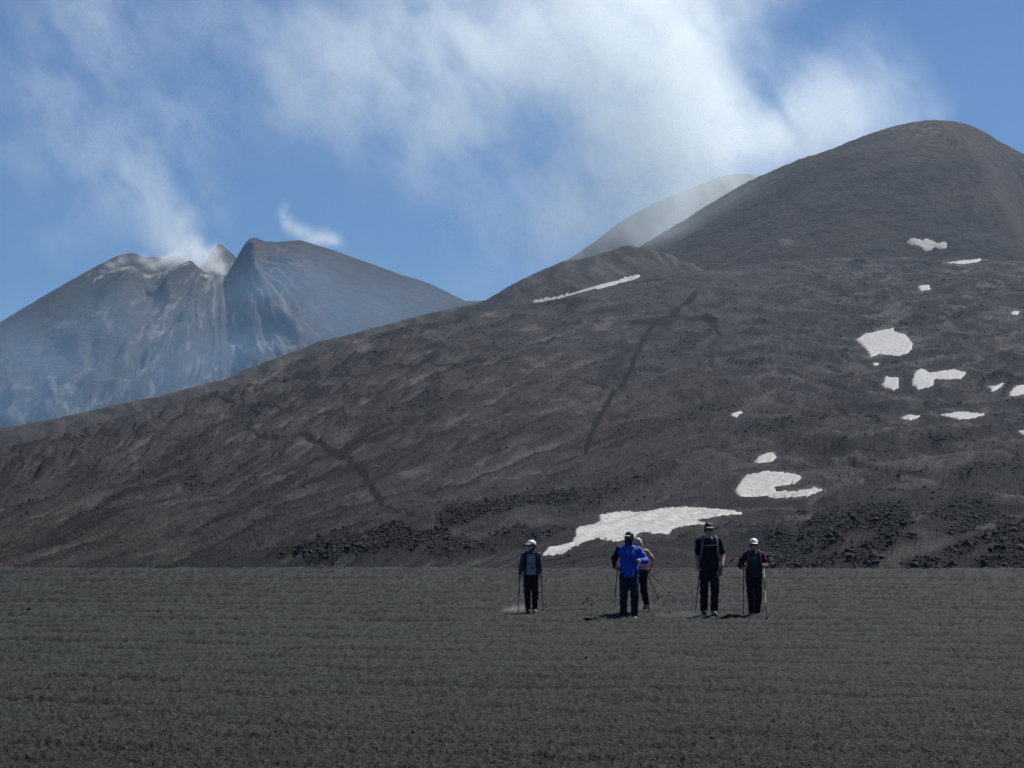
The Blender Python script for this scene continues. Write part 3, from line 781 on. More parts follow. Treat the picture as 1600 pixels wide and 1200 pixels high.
# small clinker: far too many pieces to count, thrown down the rubble bands
w = (np.clip(rub ** 2.5 + .10 * dark * sstep(-.1, .3, fbm(Xh / 12, Yh / 30, 3, 151)) + .002, 0, 1) * vis * (1 - np.clip(snow_m, 0, 1)) * (1 - trail)
     * sstep(.995, .96, (Yh - bY) / (rY - bY)) * (pyb < 893)).ravel()
q = rng.choice(w.size, 42000, p=w / w.sum())
sz = Yh.flat[q] ** .7 * 0.0024 * (.55 + 1.9 * rng.random(len(q)) ** 3)
rest = np.array(rest)
PX_ = np.concatenate([rest[:, 0], Xh.flat[q] + rng.normal(size=len(q)) * .15]); PY_ = np.concatenate([rest[:, 1], Yh.flat[q] + rng.normal(size=len(q)) * .3])
PZ_ = np.concatenate([rest[:, 2], Zh.flat[q] + sz * .25]); SZ_ = np.concatenate([rest[:, 3], sz])
n_ = len(PX_)
sh_ = OCT[None] * rng.uniform(.75, 1.2, (n_, 6, 1)) + rng.normal(size=(n_, 6, 3)) * .15
an = rng.uniform(0, 2 * np.pi, n_); ca, sa = np.cos(an)[:, None], np.sin(an)[:, None]
sh_ = np.stack([sh_[..., 0] * ca - sh_[..., 1] * sa, sh_[..., 0] * sa + sh_[..., 1] * ca, sh_[..., 2] * .8], -1)
Vr = sh_ * SZ_[:, None, None] + np.stack([PX_, PY_, PZ_], -1)[:, None]
Fr = OF[None] + 6 * np.arange(n_)[:, None, None]
o = add('lava_rubble', mesh_np('lava_rubble', Vr.reshape(-1, 3), Fr.reshape(-1, 3), False), M_ROCK)
tag(o, 'black loose lava rubble strewn over mounds and slope', 'rubble', kind='stuff')

# loose cinders on the plain
nP = 260
yy = 1 / rng.uniform(1 / 75., 1 / 13., nP * 1)
aa = rng.uniform(-.26, .26, nP)
OCT = np.array([[1, 0, 0], [-1, 0, 0], [0, 1, 0], [0, -1, 0], [0, 0, 1], [0, 0, -1]], float)
OF = np.array([[0, 2, 4], [2, 1, 4], [1, 3, 4], [3, 0, 4], [2, 0, 5], [1, 2, 5], [3, 1, 5], [0, 3, 5]])
allV, allF = [], []
for i in range(nP):
    y = yy[i]; x = aa[i] * y
    s = 0.006 + 0.018 * rng.random() ** 3 + (0.02 * rng.random() if rng.random() < .02 else 0)
    s *= np.clip(y / 26, .8, 2.0)
    v = (OCT * rng.uniform(.6, 1.25, (6, 1)) * s) @ rot3(rng).T + np.array([x, y, plain_z(x, y) + s * .35])
    allV.append(v); allF.append(OF + 6 * i)
o = add('cinders', mesh_np('cinders', np.concatenate(allV), np.concatenate(allF), False), M_PLAIN)
tag(o, 'loose dark cinders lying on the ash plain', 'cinders', kind='stuff')
# ------------------------------------------------------------------ smoke
def mat_smoke(name, dens, colr, aniso):
    m = bpy.data.materials.new(name); m.use_nodes = True
    nt = m.node_tree; nt.nodes.clear()
    out = nt.nodes.new('ShaderNodeOutputMaterial')
    v = nt.nodes.new('ShaderNodeVolumePrincipled')
    v.inputs['Color'].default_value = (*colr, 1)
    v.inputs['Density'].default_value = dens
    v.inputs['Density Attribute'].default_value = 'density'
    v.inputs['Anisotropy'].default_value = aniso
    nt.links.new(v.outputs[0], out.inputs['Volume'])
    return m
def smoke(name, lo, hi, res, blobs, mat, s_warp=1/120., warp=50., s_noise=1/90., stretch=(1, 1, 1), rotz=(0, 0, 0), nlo=.40, nhi=.66, seed=0., lift=.3):
    """a real fog volume: soft puffs, torn by turbulence, on a voxel grid"""
    g = bpy.data.node_groups.new(name, 'GeometryNodeTree')
    g.interface.new_socket('Geometry', in_out='INPUT', socket_type='NodeSocketGeometry')
    g.interface.new_socket('Geometry', in_out='OUTPUT', socket_type='NodeSocketGeometry')
    N, L = g.nodes, g.links
    out = N.new('NodeGroupOutput')
    def vm(op, a, b=None, s=None):
        n = N.new('ShaderNodeVectorMath'); n.operation = op
        for i, v in enumerate((a, b)):
            if v is None: continue
            if hasattr(v, 'is_linked'): L.new(v, n.inputs[i])
            else: n.inputs[i].default_value = v
        if s is not None: n.inputs['Scale'].default_value = s
        return n.outputs['Value'] if op in ('DOT_PRODUCT', 'LENGTH') else n.outputs['Vector']
    def mt(op, a, b=None):
        n = N.new('ShaderNodeMath'); n.operation = op
        for i, v in enumerate((a, b)):
            if v is None: continue
            if hasattr(v, 'is_linked'): L.new(v, n.inputs[i])
            else: n.inputs[i].default_value = v
        return n.outputs[0]
    def nz(vec, scale, detail, rough):
        n = N.new('ShaderNodeTexNoise'); L.new(vec, n.inputs['Vector'])
        n.inputs['Scale'].default_value = scale; n.inputs['Detail'].default_value = detail; n.inputs['Roughness'].default_value = rough
        return n
    pos = N.new('GeometryNodeInputPosition').outputs[0]
    pos = vm('ADD', pos, (seed * 1000, 0, 0))
    w = nz(pos, s_warp, 3, .55).outputs['Color']
    w = vm('SCALE', vm('SUBTRACT', w, (.5, .5, .5)), None, warp * 2)
    p = vm('ADD', vm('SUBTRACT', pos, (seed * 1000, 0, 0)), w)
    total = None
    for c, r, a in blobs:
        d = vm('MULTIPLY', vm('SUBTRACT', p, tuple(c)), tuple(1. / q for q in r))
        e = mt('MULTIPLY', mt('EXPONENT', mt('MULTIPLY', vm('DOT_PRODUCT', d, d), -1.)), a)
        total = e if total is None else mt('ADD', total, e)
    rt = N.new('ShaderNodeVectorRotate'); rt.rotation_type = 'EULER_XYZ'; rt.inputs['Rotation'].default_value = rotz
    L.new(vm('ADD', pos, vm('SCALE', w, None, .5)), rt.inputs['Vector'])
    f = nz(vm('MULTIPLY', rt.outputs[0], stretch), s_noise, 8, .60).outputs['Fac']
    f = mt('ADD', f, mt('MULTIPLY', mt('MINIMUM', total, 1.), lift * .5))
    mr = N.new('ShaderNodeMapRange'); mr.interpolation_type = 'SMOOTHSTEP'
    L.new(f, mr.inputs['Value']); mr.inputs['From Min'].default_value = nlo; mr.inputs['From Max'].default_value = nhi
    d = mt('MULTIPLY', total, mr.outputs[0])
    d = mt('MAXIMUM', mt('SUBTRACT', d, .012), 0.)
    vc = N.new('GeometryNodeVolumeCube')
    L.new(d, vc.inputs['Density'])
    vc.inputs['Min'].default_value = lo; vc.inputs['Max'].default_value = hi
    for ax, q in zip('XYZ', res): vc.inputs['Resolution ' + ax].default_value = q
    sm = N.new('GeometryNodeSetMaterial'); sm.inputs['Material'].default_value = mat
    L.new(vc.outputs[0], sm.inputs[0]); L.new(sm.outputs[0], out.inputs[0])
    vd = bpy.data.volumes.new(name)
    o = bpy.data.objects.new(name, vd); col.objects.link(o)
    vd.materials.append(mat)
    md = o.modifiers.new('fog', 'NODES'); md.node_group = g
    return o
def puffs(lst, Y0):
    """(px, py, depth offset, rx px, rz px, ry m, amount) -> world puffs"""
    r = []
    for px, py, dY, rx, rz, ry, a in lst:
        Y = Y0 + dY
        r.append((at(px, py, Y), (rx * Y / FPX, ry, rz * Y / FPX), a))
    return r
M_SM1 = mat_smoke('crater_plume', 0.0062, (.915, .978, 1.0), 0.5)
PL = puffs([
 (1440,185,-60,45,26,45,.7),(1390,165,0,55,42,60,.8),(1320,170,20,70,55,80,.85),(1260,215,20,80,55,90,1.0),(1300,110,60,80,50,90,.35),(1390,120,60,50,35,80,.22),
 (1180,235,30,90,60,100,1.1),(1110,215,40,90,80,110,1.1),(1060,150,60,95,95,120,1.05),(1090,60,80,75,70,120,.9),(1000,60,90,110,80,130,1.0),
 (1010,240,60,95,80,120,.9),(930,110,90,90,80,130,.75),(950,290,60,90,70,120,.6),(900,30,110,100,60,140,.75),(1150,-40,110,90,60,140,.6),(960,-40,120,140,60,150,.9),
 (840,240,90,80,90,130,.38),(790,90,120,110,90,150,.42),(700,30,140,120,70,150,.45),(620,110,150,110,70,150,.36),(700,170,140,100,90,150,.36),(660,260,130,80,70,140,.28),
 (780,320,100,80,60,130,.22),(540,20,160,110,60,150,.36),(440,60,170,100,60,150,.28),(1200,130,80,40,60,100,.10),(1000,360,60,70,40,100,.35),(880,390,70,70,40,100,.30),(900,330,80,80,50,120,.35),(820,390,90,70,45,120,.22),(560,170,150,120,90,150,.22),(740,430,100,60,35,110,.16),(1085,325,40,75,32,100,.55),(1010,355,40,60,30,90,.35),(330,30,170,90,60,150,.26),(480,130,160,90,70,150,.24),(420,200,160,80,60,140,.12)], 2300.)
lo = at(1530, 430, 2000.); 
sm1 = smoke('smoke_plume', (-470, 2020, 150), (560, 2720, 760), (310, 120, 190), PL, M_SM1, s_warp=1/150., warp=45., s_noise=1/62., stretch=(1.0, .7, .62), rotz=(0, .6, 0), nlo=.44, nhi=.60, lift=.12)
tag(sm1, 'broad white smoke plume streaming from the summit cone', 'smoke', kind='stuff')
M_SM2 = mat_smoke('crater_steam', 0.0060, (.915, .978, 1.0), 0.5)
PL2 = puffs([(330,402,60,22,16,60,1.6),(305,395,70,30,22,70,1.1),(265,380,80,45,28,80,.75),(290,350,80,40,36,80,.7),(240,330,90,50,40,90,.5),(220,280,90,55,45,100,.42),(200,230,100,60,50,110,.32),
 (320,330,90,40,40,90,.3),(150,300,120,70,70,120,.22),(90,360,120,60,50,110,.2),(120,180,140,90,70,130,.24),(170,60,160,90,70,140,.28),(40,250,140,70,60,130,.20),(300,220,110,70,60,120,.22),(60,120,150,80,60,130,.26),(270,130,140,80,60,130,.18),(100,10,160,100,50,150,.22)], 3480.)
sm2 = smoke('smoke_plume', (-960, 3300, 330), (-280, 3920, 1000), (220, 110, 200), PL2, M_SM2, s_warp=1/140., warp=45., s_noise=1/70., stretch=(1.0, .7, .62), rotz=(0, .5, 0), nlo=.43, nhi=.60, seed=.5, lift=.12)
tag(sm2, 'pale smoke rising from the broken crater', 'smoke', kind='stuff')
M_SM3 = mat_smoke('small_puff', 0.017, (.915, .978, 1.0), 0.5)
PL3 = puffs([(440,335,80,7,12,25,.6),(452,352,75,11,13,28,.9),(470,362,70,14,13,30,1.0),(488,372,60,16,11,30,1.1),(510,372,70,15,13,30,.8),(524,378,60,12,10,30,.9),(445,318,80,8,8,25,.35)], 3480.)
sm3 = smoke('smoke_plume', (-420, 3400, 420), (-240, 3660, 580), (90, 80, 80), PL3, M_SM3, s_warp=1/40., warp=12., s_noise=1/26., nlo=.40, nhi=.66, seed=.2)
tag(sm3, 'small bright steam puff over the right shoulder of the broken crater', 'smoke', kind='stuff')
M_SM6 = mat_smoke('rim_steam', 0.034, (.97, .99, .998), 0.5)
PL6 = puffs([(236,416,0,10,8,14,1.0),(256,408,0,14,7,14,.9),(270,402,10,10,7,14,.8),(174,415,-10,9,5,10,.9),(190,408,0,10,6,12,.8),(160,424,-20,7,4,8,.8),(345,420,30,13,10,16,1.1),(330,408,40,14,12,18,.9),(284,398,20,12,9,16,.8),(312,398,40,14,12,18,.8),(388,394,-55,5,4,8,.9),(338,393,40,10,12,18,.8),(225,404,20,12,8,16,.5),(300,380,40,18,14,22,.45)], 3470.)
sm6 = smoke('smoke_plume', (-690, 3370, 370), (-395, 3590, 520), (180, 110, 90), PL6, M_SM6, s_warp=1/30., warp=9., s_noise=1/16., nlo=.40, nhi=.60, seed=.33, lift=.15)
tag(sm6, 'bright steam clinging to the rim of the broken crater', 'smoke', kind='stuff')
# thin veil drifting over the flank of the crater, the veiled peak and the cone
M_SM4 = mat_smoke('thin_veil', 0.0036, (.42, .68, 1.0), 0.4)
PL4 = puffs([(560,470,0,120,60,90,.60),(450,430,0,70,45,90,.50),(520,520,0,90,40,90,.45),(400,540,-40,60,30,80,.55),(380,450,0,60,40,80,.35),(650,460,0,80,45,90,.40),
 (100,580,0,120,70,90,.45),(260,600,-40,120,55,90,.50),(300,500,0,90,60,90,.40),(190,500,0,100,60,90,.36),(20,560,0,90,70,90,.40),(20,640,-40,100,40,80,.45),(350,570,-60,80,40,80,.5),(140,660,-60,110,35,80,.45)], 2350.)
sm4 = smoke('smoke_veil', (-640, 2060, 60), (30, 2620, 420), (140, 90, 80), PL4, M_SM4, s_warp=1/160., warp=26., s_noise=1/120., nlo=.15, nhi=.80, seed=.7)
tag(sm4, 'thin smoke veil drifting across the flank of the broken crater', 'smoke', kind='stuff')
M_SM5 = mat_smoke('thin_veil_cone', 0.0042, (.80, .91, 1.0), 0.4)
PL5 = puffs([(1100,345,0,70,35,60,.7),(1170,320,0,60,30,60,.5),(1050,375,-20,60,22,60,.7),(1220,300,10,60,25,50,.4),(1000,400,-60,50,18,60,.25),(1290,280,-60,60,30,50,.16)], 1800.)
sm5 = smoke('smoke_veil', (60, 1640, 190), (330, 1960, 380), (100, 90, 80), PL5, M_SM5, s_warp=1/90., warp=16., s_noise=1/70., nlo=.36, nhi=.70, seed=.9)
tag(sm5, 'thin smoke veil hugging the left flank of the summit cone', 'smoke', kind='stuff')

# ------------------------------------------------------------------ haze
m = bpy.data.materials.new('thin_air'); m.use_nodes = True
nt = m.node_tree; nt.nodes.clear()
out = nt.nodes.new('ShaderNodeOutputMaterial')
v = nt.nodes.new('ShaderNodeVolumePrincipled')
v.inputs['Color'].default_value = (.40, .66, 1.0, 1)
v.inputs['Density'].default_value = 0.00004
v.inputs['Anisotropy'].default_value = 0.25
nt.links.new(v.outputs[0], out.inputs['Volume'])
bm = bmesh.new(); bmesh.ops.create_cube(bm, size=1)
me = bpy.data.meshes.new('haze'); 
lo, hi = Vector((-4700, -4700, -160)), Vector((4700, 4700, 1010))
for vv in bm.verts: vv.co = Vector([(lo[i] + hi[i]) / 2 + vv.co[i] * (hi[i] - lo[i]) for i in range(3)])
bm.to_mesh(me); bm.free()
hz_ = add('haze', me, m)
tag(hz_, 'thin blue mountain haze over the whole landscape', 'haze', kind='stuff')
# ------------------------------------------------------------------ people
def simple(name, colr, rough=0.85, spec=0.2, bump=0.0, scale=60.0, var=0.25):
    t = NT(name, rough, spec)
    v = t.coords()
    n = t.noise(v, scale * .12, 4, .6)
    c = t.ramp(n, .3, .7, tuple(q * (1 - var) for q in colr), tuple(min(1, q * (1 + var)) for q in colr))
    return t.done(c, t.bump(t.noise(v, scale, 3, .6), bump, .01) if bump else None)
def panelled(name, side, front, half=0.105, z0=0.0, z1=9.0):
    """cloth with a front panel of another colour, in the garment's own coordinates"""
    t = NT(name, .85, .2)
    v = t.coords()
    sp = t.node('ShaderNodeSeparateXYZ'); t.link(v, sp.inputs[0])
    ax = t.math('ABSOLUTE', sp.outputs[0])
    m = t.math('LESS_THAN', ax, half)
    m = t.math('MULTIPLY', m, t.math('LESS_THAN', sp.outputs[1], 0.0))
    m = t.math('MULTIPLY', m, t.math('GREATER_THAN', sp.outputs[2], z0))
    m = t.math('MULTIPLY', m, t.math('LESS_THAN', sp.outputs[2], z1))
    n = t.ramp(t.noise(v, 8, 4, .6), .3, .7, (.75, .75, .75), (1.2, 1.2, 1.2))
    return t.done(t.mix(1.0, t.mix(m, side, front), n, 'MULTIPLY'))
SKIN = simple('skin', (.42, .245, .17), .6, .35, 0, 30, .1)
SKINP = simple('pale_skin', (.50, .31, .23), .6, .35, 0, 30, .1)
class Field:
    """signed distance field on a voxel grid, turned into one closed surface"""
    def __init__(s, lo, hi, h):
        s.lo = np.array(lo, float); s.h = h
        s.n = np.ceil((np.array(hi) - s.lo) / h).astype(int) + 1
        s.F = np.full(s.n, .25, np.float32)
    def box(s, lo, hi):
        i0 = np.clip(np.floor((np.array(lo) - s.lo) / s.h).astype(int), 0, s.n - 1)
        i1 = np.clip(np.ceil((np.array(hi) - s.lo) / s.h).astype(int) + 1, 1, s.n)
        sl = tuple(slice(a, b) for a, b in zip(i0, i1))
        ax = [s.lo[k] + s.h * np.arange(i0[k], i1[k]) for k in range(3)]
        return sl, np.meshgrid(*ax, indexing='ij')
    def join(s, sl, d, k, sub=False):
        f = s.F[sl]
        if sub:
            d = -d; hh = np.clip(.5 - .5 * (f - d) / k, 0, 1)
            s.F[sl] = f * (1 - hh) + d * hh + k * hh * (1 - hh)
        else:
            hh = np.clip(.5 + .5 * (f - d) / k, 0, 1)
            s.F[sl] = f * (1 - hh) + d * hh - k * hh * (1 - hh)
    def cap(s, a, b, ra, rb, k=.02, sy=1.0, sub=False):
        a = np.array(a, float); b = np.array(b, float); r = max(ra, rb) + k + .05
        sl, (x, y, z) = s.box(np.minimum(a, b) - r, np.maximum(a, b) + r)
        ab = b - a; q = np.array([1, 1 / sy, 1])
        L2 = (ab * ab).sum() + 1e-9
        t = np.clip(((x - a[0]) * ab[0] + (y - a[1]) * ab[1] + (z - a[2]) * ab[2]) / L2, 0, 1)
        d = np.sqrt((x - a[0] - t * ab[0]) ** 2 + ((y - a[1] - t * ab[1]) / sy) ** 2 + (z - a[2] - t * ab[2]) ** 2) - (ra + (rb - ra) * t)
        s.join(sl, d * (.8 if sy < 1 else 1), k, sub)
    def ell(s, c, r, k=.02, R=None, sub=False):
        c = np.array(c, float); r = np.array(r, float); m = r.max() + k + .04
        sl, (x, y, z) = s.box(c - m, c + m)
        p = np.stack([x - c[0], y - c[1], z - c[2]], -1)
        if R is not None: p = p @ np.array(R)
        q = np.sqrt(((p / r) ** 2).sum(-1)); g = np.sqrt(((p / r ** 2) ** 2).sum(-1)) + 1e-6
        s.join(sl, q * (q - 1) / g, k, sub)
    def plane(s, nrm, d):
        """keep the side where nrm . p < d"""
        sl, (x, y, z) = s.box(s.lo, s.lo + s.h * s.n)
        s.F = np.maximum(s.F, (x * nrm[0] + y * nrm[1] + z * nrm[2] - d).astype(np.float32))
    def folds(s, amp, seed=0):
        sl, (x, y, z) = s.box(s.lo, s.lo + s.h * s.n)
        w = np.sin(23 * z + 9 * x + seed) * np.sin(31 * x - 14 * z + 2 * seed) + .6 * np.sin(47 * z - 29 * x + 17 * y + seed)
        s.F = s.F + (amp * w).astype(np.float32)
    def mesh(s, name, mat):
        F = s.F; S = F < 0; n = np.array(F.shape)
        C = np.zeros(n - 1, np.uint8)
        offs = [(i, j, k) for i in (0, 1) for j in (0, 1) for k in (0, 1)]
        for o in offs: C += S[o[0]:n[0] - 1 + o[0], o[1]:n[1] - 1 + o[1], o[2]:n[2] - 1 + o[2]]
        act = np.argwhere((C > 0) & (C < 8))
        idx = np.full(n - 1, -1, np.int64); idx[tuple(act.T)] = np.arange(len(act))
        P = np.zeros((len(act), 3)); W = np.zeros(len(act))
        for o in offs:
            for ax in range(3):
                if o[ax]: continue
                o2 = list(o); o2[ax] = 1
                f0 = F[tuple((act + o).T)]; f1 = F[tuple((act + o2).T)]
                m = (f0 < 0) != (f1 < 0)
                t = np.where(m, f0 / np.where(m, f0 - f1, 1), 0)
                p = act + np.array(o, float); p[:, ax] += t
                P[m] += p[m]; W[m] += 1
        P = s.lo + s.h * (P / W[:, None])
        quads = []
        for ax in range(3):
            b, c = (ax + 1) % 3, (ax + 2) % 3
            s0 = np.take(S, range(n[ax] - 1), ax); s1 = np.take(S, range(1, n[ax]), ax)
            e = np.argwhere(s0 != s1)
            e = e[(e[:, b] > 0) & (e[:, c] > 0) & (e[:, b] < n[b] - 1) & (e[:, c] < n[c] - 1)]
            if not len(e): continue
            db = np.zeros(3, int); db[b] = 1; dc = np.zeros(3, int); dc[c] = 1
            q = np.stack([idx[tuple((e - db - dc).T)], idx[tuple((e - dc).T)], idx[tuple(e.T)], idx[tuple((e - db).T)]], -1)
            flip = ~s0[tuple(e.T)]
            q[flip] = q[flip][:, ::-1]
            quads.append(q)
        me = mesh_np(name, P, np.concatenate(quads)); me.materials.append(mat)
        return me
def ik(S, W, l1, l2, hint):
    S, W, hint = (np.array(q, float) for q in (S, W, hint))
    d = W - S; L = np.linalg.norm(d); u = d / L
    if L > (l1 + l2) * .995: L = (l1 + l2) * .995; W = S + u * L
    a = (l1 * l1 - l2 * l2 + L * L) / (2 * L)
    h = math.sqrt(max(l1 * l1 - a * a, 0)); v = hint - u * (hint @ u); v /= np.linalg.norm(v)
    return S + u * a + v * h, W
def unit(v): v = np.array(v, float); return v / np.linalg.norm(v)
def add_hand(f, W, E, s_dir, inward, curl):
    """palm, four fingers and a thumb; s_dir runs from the thumb side to the little finger"""
    d = unit(W - E); s = unit(s_dir)
    d = unit(d - s * (d @ s) * .85)
    if abs(d @ s) > .95: d = unit(np.cross(s, (0, 1, 0)))
    d = unit(d - s * (d @ s))
    n = np.cross(d, s)
    if n @ np.array(inward, float) < 0: n = -n
    W = W + unit(W - E) * .01
    ln = (.070, .080, .075, .058)
    for i in range(4):
        off = s * (-.030 + .020 * i)
        kn = W + d * (.082 - .004 * abs(i - 1)) + off
        f.cap(W + off * .55, kn, .0125, .0115, .014)
        p = kn; ang = 0
        for j, (fr, cu) in enumerate(((.48, curl[0]), (.30, curl[1]), (.22, curl[2]))):
            ang += math.radians(cu)
            q = p + (d * math.cos(ang) + n * math.sin(ang)) * ln[i] * fr
            f.cap(p, q, .0098 - .0006 * j, .0092 - .0008 * j, .004); p = q
    b = W + d * .022 - s * .024 + n * .006
    m = b + unit(d * .62 - s * .45 + n * .55) * .038
    t = m + unit(d * .75 - s * .05 + n * .75) * .034
    f.cap(b, m, .013, .0115, .012); f.cap(m, t, .0112, .0095, .004)
    return W + d * .072 + n * .026            # middle of the grip
def tube(name, pts, rad, mat, parent=None, seg=10, flat=None):
    """swept tube through points (radius per point)"""
    pts = [np.array(p, float) for p in pts]
    V, F = [], []
    up = None
    for i, p in enumerate(pts):
        t = unit(pts[min(i + 1, len(pts) - 1)] - pts[max(i - 1, 0)])
        if up is None: up = unit(np.cross(t, (0.13, 1, .2)))
        a = unit(up - t * (up @ t)); b = np.cross(t, a); up = a
        r = rad[i] if hasattr(rad, '__len__') else rad
        for k in range(seg):
            c, s_ = math.cos(2 * math.pi * k / seg), math.sin(2 * math.pi * k / seg)
            o = a * c * r + b * s_ * r
            if flat is not None: o = o - flat * (o @ flat) * .75
            V.append(p + o)
    n = len(pts)
    for i in range(n - 1):
        for k in range(seg): F.append((i * seg + k, i * seg + (k + 1) % seg, (i + 1) * seg + (k + 1) % seg, (i + 1) * seg + k))
    me = bpy.data.meshes.new(name)
    me.from_pydata([tuple(v) for v in V], [], F + [tuple(range(seg))[::-1], tuple(range((n - 1) * seg, n * seg))])
    me.polygons.foreach_set('use_smooth', [True] * len(me.polygons)); me.update()
    return add(name, me, mat, parent)
def bow(a, b, n=6): return [np.array(a) + (np.array(b) - np.array(a)) * i / (n - 1) for i in range(n)]
M_GRIP = simple('pole_grip', (.02, .02, .022), .7, .3)
M_SHAFT = simple('pole_shaft', (.035, .036, .04), .4, .5)
M_ALU = simple('pole_metal', (.42, .43, .44), .35, .5)
def make_pole(grip, tip, label, basket=True, metal=False):
    """grip, tip: world points"""
    g, t = np.array(grip), np.array(tip)
    root = bpy.data.objects.new('trekking_pole', None); col.objects.link(root)
    root.location = t
    g = g - t; d = unit(-g); z0 = np.zeros(3)
    top = g - d * .075
    L = np.linalg.norm(g)
    tube('grip', [top, top + d * .012, g, g + d * .06, g + d * .075], [.012, .021, .0165, .017, .012], M_GRIP, root)
    mid = g + d * (L * .42)
    tube('upper_shaft', [g + d * .07, mid], .0105, M_SHAFT, root)
    tube('lock_collar', [mid - d * .02, mid + d * .02], .014, M_GRIP, root)
    tube('lower_shaft', [mid, -d * .10], .0085, M_ALU if metal else M_SHAFT, root)
    if basket: tube('basket', [-d * .105, -d * .10, -d * .094], [.014, .030, .012], M_GRIP, root, 14)
    tube('tip', [-d * .102, z0], [.0075, .004], M_ALU, root)
    # wrist strap
    s = unit(np.cross(d, (0.3, 1, 0)))
    tube('strap', [top + s * .012, top + s * .05 + d * .06, top + s * .045 + d * .12, top + s * .012 + d * .09], .006, M_GRIP, root, 6)
    return tag(root, label, 'trekking pole', 'trekking poles of the hikers')
def face(px, py, dz=0.0): pass
class Person:
    def __init__(s, px, py, top_py, label, rot=0.0, extra=.03):
        a, e = ray(px, py); s.Y = -EYE / e; s.x = a * s.Y
        for _ in range(3):
            s.z = plain_z(s.x, s.Y) ; s.Y = (s.z - EYE) / e; s.x = a * s.Y
        H = (EYE + ray(px, top_py)[1] * s.Y) - s.z
        s.k = (H - extra) / 1.775
        s.rot = rot; s.label = label
        s.root = bpy.data.objects.new('person', None); col.objects.link(s.root)
        s.root.location = (s.x, s.Y, s.z - .006); s.root.rotation_euler = (0, 0, rot); s.root.scale = (s.k,) * 3
        tag(s.root, label, 'person')
    def loc(s, px, py, dy=0.0):
        """photograph point at depth (person's depth + dy) -> the person's own coordinates"""
        w = at(px, py, s.Y + dy) - np.array([s.x, s.Y, s.z])
        c, q = math.cos(-s.rot), math.sin(-s.rot)
        return np.array([c * w[0] - q * w[1], q * w[0] + c * w[1], w[2]]) / s.k
    def wld(s, p):
        c, q = math.cos(s.rot), math.sin(s.rot); p = np.array(p) * s.k
        return np.array([c * p[0] - q * p[1] + s.x, q * p[0] + c * p[1] + s.Y, p[2] + s.z])
    def gnd(s, px, py):
        a, e = ray(px, py); Y = -EYE / e
        z = plain_z(a * Y, Y); Y = (z - EYE) / e
        return np.array([a * Y, Y, plain_z(a * Y, Y) - .03])
